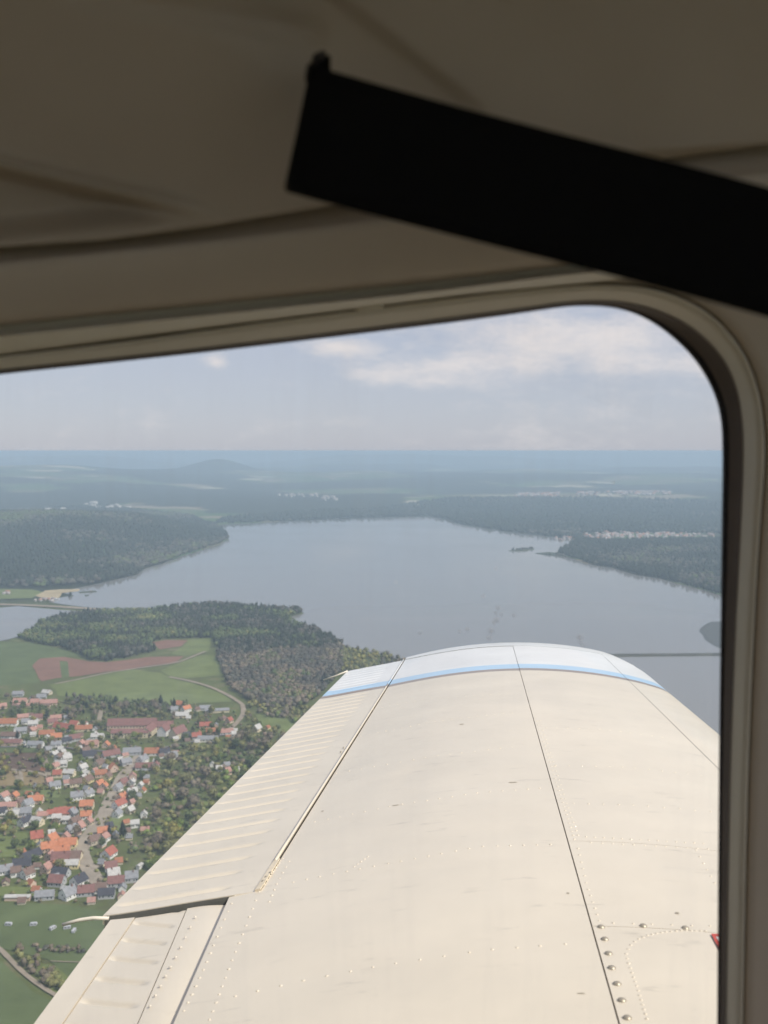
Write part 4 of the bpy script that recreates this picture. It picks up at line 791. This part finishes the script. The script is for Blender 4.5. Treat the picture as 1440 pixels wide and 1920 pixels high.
def chaikin(loop, it=3):
    for _ in range(it):
        q = []
        for i, a in enumerate(loop):
            b = loop[(i + 1) % len(loop)]; q += [(a[0] * .75 + b[0] * .25, a[1] * .75 + b[1] * .25), (a[0] * .25 + b[0] * .75, a[1] * .25 + b[1] * .75)]
        loop = q
    return loop
L0s, L1s, L2s = chaikin(L0), chaikin(L1), chaikin(L2)
def mixl(a, b, k): return [(p[0] + (q[0] - p[0]) * k, p[1] + (q[1] - p[1]) * k) for p, q in zip(a, b)]
def loft(name, loops, m, parent=None, smooth=True):
    """loops: list of (pixel loop, depth offset)"""
    n = len(loops[0][0]); v = []; f = []
    for lp, off in loops: v += [P(x, y, wd(y) + off) for x, y in lp]
    for j in range(len(loops) - 1):
        for i in range(n): k = (i + 1) % n; f.append([j * n + i, j * n + k, (j + 1) * n + k, (j + 1) * n + i])
    return mesh_obj(name, v, f, m, parent, smooth)
win = empty('cabin_window', P(360, 1400, wd(1400))); tag(win, 'large rounded cabin window with beige plastic frame', 'window')
def keep(o):
    o.matrix_parent_inverse = Matrix.Translation(-win.location); return o
keep(loft('window_reveal', [(mixl(L0s, L2s, -.03), .054), (L0s, .050), (mixl(L0s, L1s, .5), .042), (L1s, .029)], M_REV, win))
keep(loft('window_seal', [(mixl(L0s, L1s, -.25), .0535), (mixl(L0s, L1s, .15), .0475), (mixl(L0s, L1s, .3), .054)], M_RUB, win))
keep(loft('window_frame', [(L1s, .031), (mixl(L1s, L2s, .06), .028), (mixl(L1s, L2s, .22), .022), (mixl(L1s, L2s, .55), .010), (mixl(L1s, L2s, .85), .000), (mixl(L1s, L2s, .96), .000), (L2s, .010)], M_TRIM, win))
keep(loft('frame_gap', [(mixl(L1s, L2s, .93), .012), (mixl(L1s, L2s, 1.25), .012)], M_RUB, win))
# acrylic pane
def pane_mat():
    m = bpy.data.materials.new('acrylic'); m.use_nodes = True; t = m.node_tree; t.nodes.clear(); l = t.links
    out = N(t, 'ShaderNodeOutputMaterial'); tr = N(t, 'ShaderNodeBsdfTransparent'); tr.inputs[0].default_value = (.955, .965, .97, 1)
    gl = N(t, 'ShaderNodeBsdfGlossy', i_Roughness=.02); fr = N(t, 'ShaderNodeFresnel', i_IOR=1.35); mx = N(t, 'ShaderNodeMixShader'); l.new(fr.outputs[0], mx.inputs[0]); l.new(tr.outputs[0], mx.inputs[1]); l.new(gl.outputs[0], mx.inputs[2])
    # fine vertical wiping scratches and dust that scatter a little daylight
    c = N(t, 'ShaderNodeTexCoord'); mp_ = N(t, 'ShaderNodeMapping'); mp_.inputs['Scale'].default_value = (38, 38, 3.0); l.new(c.outputs['Object'], mp_.inputs[0])
    n = N(t, 'ShaderNodeTexNoise', i_Scale=1.0, i_Detail=4.0, i_Roughness=.65); l.new(mp_.outputs[0], n.inputs['Vector'])
    mr = N(t, 'ShaderNodeMapRange', i_1=.50, i_2=.80, i_3=.018, i_4=.10); l.new(n.outputs[0], mr.inputs[0])
    df = N(t, 'ShaderNodeBsdfTranslucent'); df.inputs[0].default_value = (.9, .9, .9, 1)
    mx2 = N(t, 'ShaderNodeMixShader'); l.new(mr.outputs[0], mx2.inputs[0]); l.new(mx.outputs[0], mx2.inputs[1]); l.new(df.outputs[0], mx2.inputs[2]); l.new(mx2.outputs[0], out.inputs[0])
    return m
lo = mixl(L0s, L1s, .5); n = len(lo)
keep(mesh_obj('pane', [P(x, y, wd(y) + .051) for x, y in lo], [list(range(n))], pane_mat(), win))
M_SPOT = bpy.data.materials.new('water_drop'); M_SPOT.use_nodes = True; t = M_SPOT.node_tree; t.nodes.clear()
o_ = N(t, 'ShaderNodeOutputMaterial'); a_ = N(t, 'ShaderNodeBsdfTransparent'); b_ = N(t, 'ShaderNodeBsdfTranslucent'); b_.inputs[0].default_value = (1, 1, 1, 1); m_ = N(t, 'ShaderNodeMixShader'); m_.inputs[0].default_value = .5
t.links.new(a_.outputs[0], m_.inputs[1]); t.links.new(b_.outputs[0], m_.inputs[2]); t.links.new(m_.outputs[0], o_.inputs[0])
for px, py, r in [(934, 1140, 5), (931, 1163, 6), (929, 1149, 4), (921, 1184, 7), (926, 1168, 4), (917, 1196, 5), (940, 1152, 4), (963, 1154, 4), (930, 1066, 3), (906, 1118, 3), (1087, 1196, 8), (1092, 1208, 5), (876, 1180, 4), (862, 1184, 3), (742, 1091, 3), (787, 1186, 4), (1096, 1000, 3), (1222, 1010, 3), (1219, 1022, 3), (1150, 905, 3)]:
    v = []; f = []; K = 10
    for rr_, hh in ((1, 0), (.85, .45), (.5, .8)):
        for k in range(K): x, y = px + r * .7 * rr_ * math.cos(k * .628), py + r * .7 * rr_ * math.sin(k * .628); v.append(P(x, y, wd(y) + .0505 - hh * r * .00022))
    v.append(P(px, py, wd(py) + .0505 - r * .00022))
    for j in range(2):
        for k in range(K): f.append([j * K + k, j * K + (k + 1) % K, (j + 1) * K + (k + 1) % K, (j + 1) * K + k])
    for k in range(K): f.append([2 * K + k, 2 * K + (k + 1) % K, 3 * K])
    keep(mesh_obj('dried_drop', v, f, M_SPOT, win, True))
# small retaining clip on the upper frame
bm = bmesh.new(); bmesh.ops.create_uvsphere(bm, u_segments=16, v_segments=8, radius=1)
a_ = RGT * math.cos(R_(6)) + UPV * math.sin(R_(6)); b_ = UPV * math.cos(R_(6)) - RGT * math.sin(R_(6)); ctr = P(693, 576, .594)
v = [ctr + a_ * (x.co.x * .0085) + b_ * (x.co.y * .0024) - FWD * (x.co.z * .003) for x in bm.verts]; f = [[q.index for q in p.verts] for p in bm.faces]; bm.free()
keep(mesh_obj('frame_clip', v, f, M_TRIM, win, True))
# side wall round the window: from the ring outwards, above it the stepped ledge and upper side panel
A_ = [(-900, 772), (0, 667), (430, 611), (880, 553), (1160, 528), (1440, 500), (2300, 410)]
B_ = [(-900, 725), (0, 630), (400, 590), (800, 548), (1050, 516), (1200, 503), (1440, 478), (2300, 390)]
C_ = [(-900, 703), (0, 607), (400, 567), (800, 526), (1050, 496), (1200, 481), (1440, 455), (2300, 365)]
D_ = [(-900, 590), (0, 494), (400, 452), (620, 424), (800, 400), (1440, 325), (2300, 225)]
E_ = [(-900, 555), (0, 461), (200, 447), (400, 420), (620, 383), (800, 356), (1440, 268), (2300, 150)]
def band(name, rows, m, xs=range(-900, 2301, 40), parent=None):
    v = []; f = []; xs = list(xs); n = len(xs)
    for (la, lb, k, d) in rows: v += [P(x, lin(x, la) + (lin(x, lb) - lin(x, la)) * k, d) for x in xs]
    for j in range(len(rows) - 1):
        for i in range(n - 1): f.append([j * n + i, j * n + i + 1, (j + 1) * n + i + 1, (j + 1) * n + i])
    return tag(mesh_obj(name, v, f, m, parent, True), kind='structure') if parent is None else mesh_obj(name, v, f, m, parent, True)
# wall sheet around the window opening
outer = []
cx_, cy_ = 400, 1400
for (x, y) in L2s:
    dx, dy = x - cx_, y - cy_; k = 1e9
    if dx > 0: k = min(k, (2300 - cx_) / dx)
    if dx < 0: k = min(k, (-1300 - cx_) / dx)
    if dy > 0: k = min(k, (3000 - cy_) / dy)
    if dy < 0: k = min(k, (lin(x, A_) - 8 - cy_) / dy) if abs(dx) < 900 else k
    outer.append((cx_ + dx * max(k, 1.0), cy_ + dy * max(k, 1.0)))
side = loft('cabin_side_wall', [(mixl(L1s, L2s, 1.02), .016), (mixl(L1s, L2s, 1.10), .0045), (mixl(L1s, L2s, 1.28), .001), (mixl(L1s, L2s, 1.7), .0), (outer, .0)], M_PANEL); tag(side, kind='structure')
band('window_ledge', [(A_, B_, 0, .606), (A_, B_, .05, .601), (A_, B_, .25, .588), (A_, B_, .5, .572), (A_, B_, .75, .557), (A_, B_, .93, .547), (A_, B_, 1.0, .545), (B_, C_, .08, .548), (B_, C_, .16, .558), (B_, C_, .6, .562), (B_, C_, 1.0, .560), (B_, C_, 1.3, .54)], M_TRIM, parent=side)
band('upper_side_panel', [(C_, D_, -.03, .552), (C_, D_, 0, .543), (C_, D_, .06, .534), (C_, D_, .16, .526), (C_, D_, .35, .517), (C_, D_, .6, .508), (C_, D_, .85, .502), (C_, D_, 1, .500), (D_, E_, .08, .503), (D_, E_, .5, .508), (D_, E_, 1.0, .512), (D_, E_, 1.9, .52)], M_PANEL, parent=side)
# headliner: stretched cloth with a few folds
def seg(px, py, a, b):
    ax, ay = a; bx, by = b; t_ = ((px - ax) * (bx - ax) + (py - ay) * (by - ay)) / ((bx - ax) ** 2 + (by - ay) ** 2); tc_ = min(1, max(0, t_))
    side_ = ((bx - ax) * (py - ay) - (by - ay) * (px - ax)) / math.hypot(bx - ax, by - ay)
    return math.hypot(px - ax - tc_ * (bx - ax), py - ay - tc_ * (by - ay)), side_, t_
def sm(x): x = min(1, max(0, x)); return x * x * (3 - 2 * x)
def liner_depth(px, py):
    y = py + .105 * px + 0.0; t_ = (462 - y)
    d = .487 - .00010 * max(t_, -40) - 4.5e-8 * max(t_, 0) ** 2
    q, s_, k = seg(px, py, (-400, 215), (400, 402)); fade = 1 - sm((k - .82) / .22)
    d += .020 * sm((s_ + 6) / 36) * fade * sm((460 - (py + .105 * px)) / 60)        # lower corner sunk below a rolled fold
    d -= .009 * math.exp(-(q / 15) ** 2) * fade
    q, s_, k = seg(px, py, (150, -20), (580, 60)); d += .004 * math.exp(-(q / 26) ** 2)
    q, s_, k = seg(px, py, (560, -60), (850, 165)); d += .006 * sm((s_ + 14) / 30) * (1 - sm((s_ - 90) / 120)) * (1 - sm((k - 1) / .3))
    q, s_, k = seg(px, py, (980, 302), (2000, 225)); d += .010 * sm((s_ + 3) / 14) * sm((k + .05) / .12) - .006 * sm((s_ - 34) / 10) * sm((k + .05) / .12)
    d += .0012 * noise.noise((px * .006, py * .006, 2.2))
    return d
xs = list(range(-900, 2301, 10)); v = []; f = []; n = len(xs); rows = list(np.linspace(0, 1, 170))
for r in rows:
    for x in xs:
        e = lin(x, E_); y = e + (-760 - e) * r
        d = liner_depth(x, y)
        v.append(P(x, y, d))
for j in range(len(rows) - 1):
    for i in range(n - 1): f.append([j * n + i, j * n + i + 1, (j + 1) * n + i + 1, (j + 1) * n + i])
# rolled lower edge, and the top running back overhead
b = len(v)
for x in xs: v.append(P(x, lin(x, E_) + 3, liner_depth(x, lin(x, E_)) + .004))
for x in xs: v.append(P(x, lin(x, E_) - 6, liner_depth(x, lin(x, E_)) + .03))
for i in range(n - 1): f += [[i, b + i, b + i + 1, i + 1], [b + i, b + n + i, b + n + i + 1, b + i + 1]]
top = (len(rows) - 1) * n; b2 = len(v)
for dy in (-.25, -.6, -.95):
    for i in range(n): p = v[top + i]; v.append(Vector((p.x * (1 - dy * 1.2), dy, p.z + .02 - (0.05 if dy < -.9 else 0))))
prev = top
for k in range(3):
    cur = b2 + k * n
    for i in range(n - 1): f.append([prev + i, prev + i + 1, cur + i + 1, cur + i])
    prev = cur
tag(mesh_obj('headliner', v, f, M_LINER, None, True), kind='structure')
# unseen cabin rest: bulkheads; outer skin, floor, open far wall added for indoor light
def slab(name, c, size, m): return tag(MB().box(c, size).build(name, m), kind='structure')
slab('cabin_roof', (-.2, -.19, .47), (2.9, 1.62, .03), M_OUT)
slab('unseen_floor', (0, -.2, -.95), (3.0, 1.55, .03), mat('carpet', (.20, .17, .13), .95))
fw = slab('unseen_far_wall', (0, -.74, -.67), (3.0, .03, .52), M_PANEL)
MB().box((0, -.74, .415), (3.0, .03, .11)).build('upper_panel', M_PANEL, fw)
for x in (-1.4, -.1, 1.2): MB().box((x, -.74, -.03), (.10, .03, .76)).build('pillar', M_PANEL, fw)
slab('cabin_rear_wall', (-1.5, -.2, -.24), (.03, 1.6, 1.42), M_PANEL)
pn = slab('instrument_panel', (1.5, -.2, -.58), (.2, 1.6, .72), M_RUB)
# unseen skin added to block light between outer roof and side wall
band('light_seal_skin', [(A_, B_, -.5, .66), (A_, B_, 1, .66), (D_, E_, 0, .66), (E_, E_, 0, .64)], M_OUT, parent=side)
v = [P(x, lin(x, E_), .64) for x in xs[::10]]; k = len(v); v += [Vector((p.x, .62, .46)) for p in v]
mesh_obj('light_seal_skin', v, [[i, i + 1, k + i + 1, k + i] for i in range(k - 1)], M_OUT, side)
# black shoulder strap running across the view, its end folded back to an anchor in the headliner
strap = empty('shoulder_strap', P(560, 240, .405)); tag(strap, 'broad black webbing shoulder strap crossing below the headliner', 'strap')
def kp(o): o.matrix_parent_inverse = Matrix.Translation(-strap.location); return o
def ribbon(name, st, th, m):
    v = []; f = []
    nn = len(st[0][0]) if False else 0
    K = 7
    for (t_, b_, dt, db) in st:
        for lay in (0, th):
            for k in range(K):
                q = k / (K - 1); x = t_[0] + (b_[0] - t_[0]) * q; y = t_[1] + (b_[1] - t_[1]) * q
                v.append(P(x, y, dt + (db - dt) * q + lay - .0016 * math.sin(q * math.pi)))
    w = 2 * K
    for i in range(len(st) - 1):
        for k in range(K - 1):
            f.append([i * w + k, i * w + k + 1, (i + 1) * w + k + 1, (i + 1) * w + k]); f.append([i * w + K + k, (i + 1) * w + K + k, (i + 1) * w + K + k + 1, i * w + K + k + 1])
        f.append([i * w, (i + 1) * w, (i + 1) * w + K, i * w + K]); f.append([i * w + K - 1, i * w + 2 * K - 1, (i + 1) * w + 2 * K - 1, (i + 1) * w + K - 1])
    for i in (0, len(st) - 1):
        for k in range(K - 1): f.append([i * w + k, i * w + K + k, i * w + K + k + 1, i * w + k + 1])
    return kp(mesh_obj(name, v, f, m, strap, True))
st = []
for q in np.linspace(0, 1, 26):
    x = 590 + (2150 - 590) * q; xb = 536 + (2100 - 536) * q
    st.append(((x, 124 + (x - 590) * .2705 + 3 * math.sin(q * 9)), (xb, 357 + (xb - 536) * .2655 + 3 * math.sin(q * 8 + 1)), (.403 - .06 * q), (.406 - .06 * q)))
ribbon('webbing', st, .0022, M_STRAP)
fold = [((590, 124), (536, 357), .4035, .4065), ((583, 122), (533, 352), .4055, .4085), ((582, 118), (536, 345), .410, .413), ((588, 112), (548, 338), .418, .421), ((600, 104), (575, 330), .430, .436), ((620, 104), (620, 330), .442, .450)]
ribbon('folded_end', fold, .002, M_STRAP)
mb = MB(); mb.tube([P(578, 150, .412), P(583, 126, .416), P(594, 109, .424), P(606, 101, .436)], [.0015, .0018, .002, .0015], 8)
kp(mb.build('anchor_loop', M_RUB, strap, True))

# ------------------------------------------------------------------ haze: one closed box of even pale air
hm = bpy.data.materials.new('haze_air'); hm.use_nodes = True; t = hm.node_tree; t.nodes.clear()
o_ = N(t, 'ShaderNodeOutputMaterial'); pv = N(t, 'ShaderNodeVolumePrincipled'); pv.inputs['Color'].default_value = (.66, .85, 1.0, 1); pv.inputs['Density'].default_value = 1.5e-4; pv.inputs['Anisotropy'].default_value = 0.0
t.links.new(pv.outputs[0], o_.inputs['Volume'])
hz = MB().box((0, 0, (-ALT - 1 + 1.0) / 2), (150000, 150000, ALT + 2.0)).build('haze', hm); tag(hz, 'pale blue haze over the lake country', 'haze', kind='stuff')
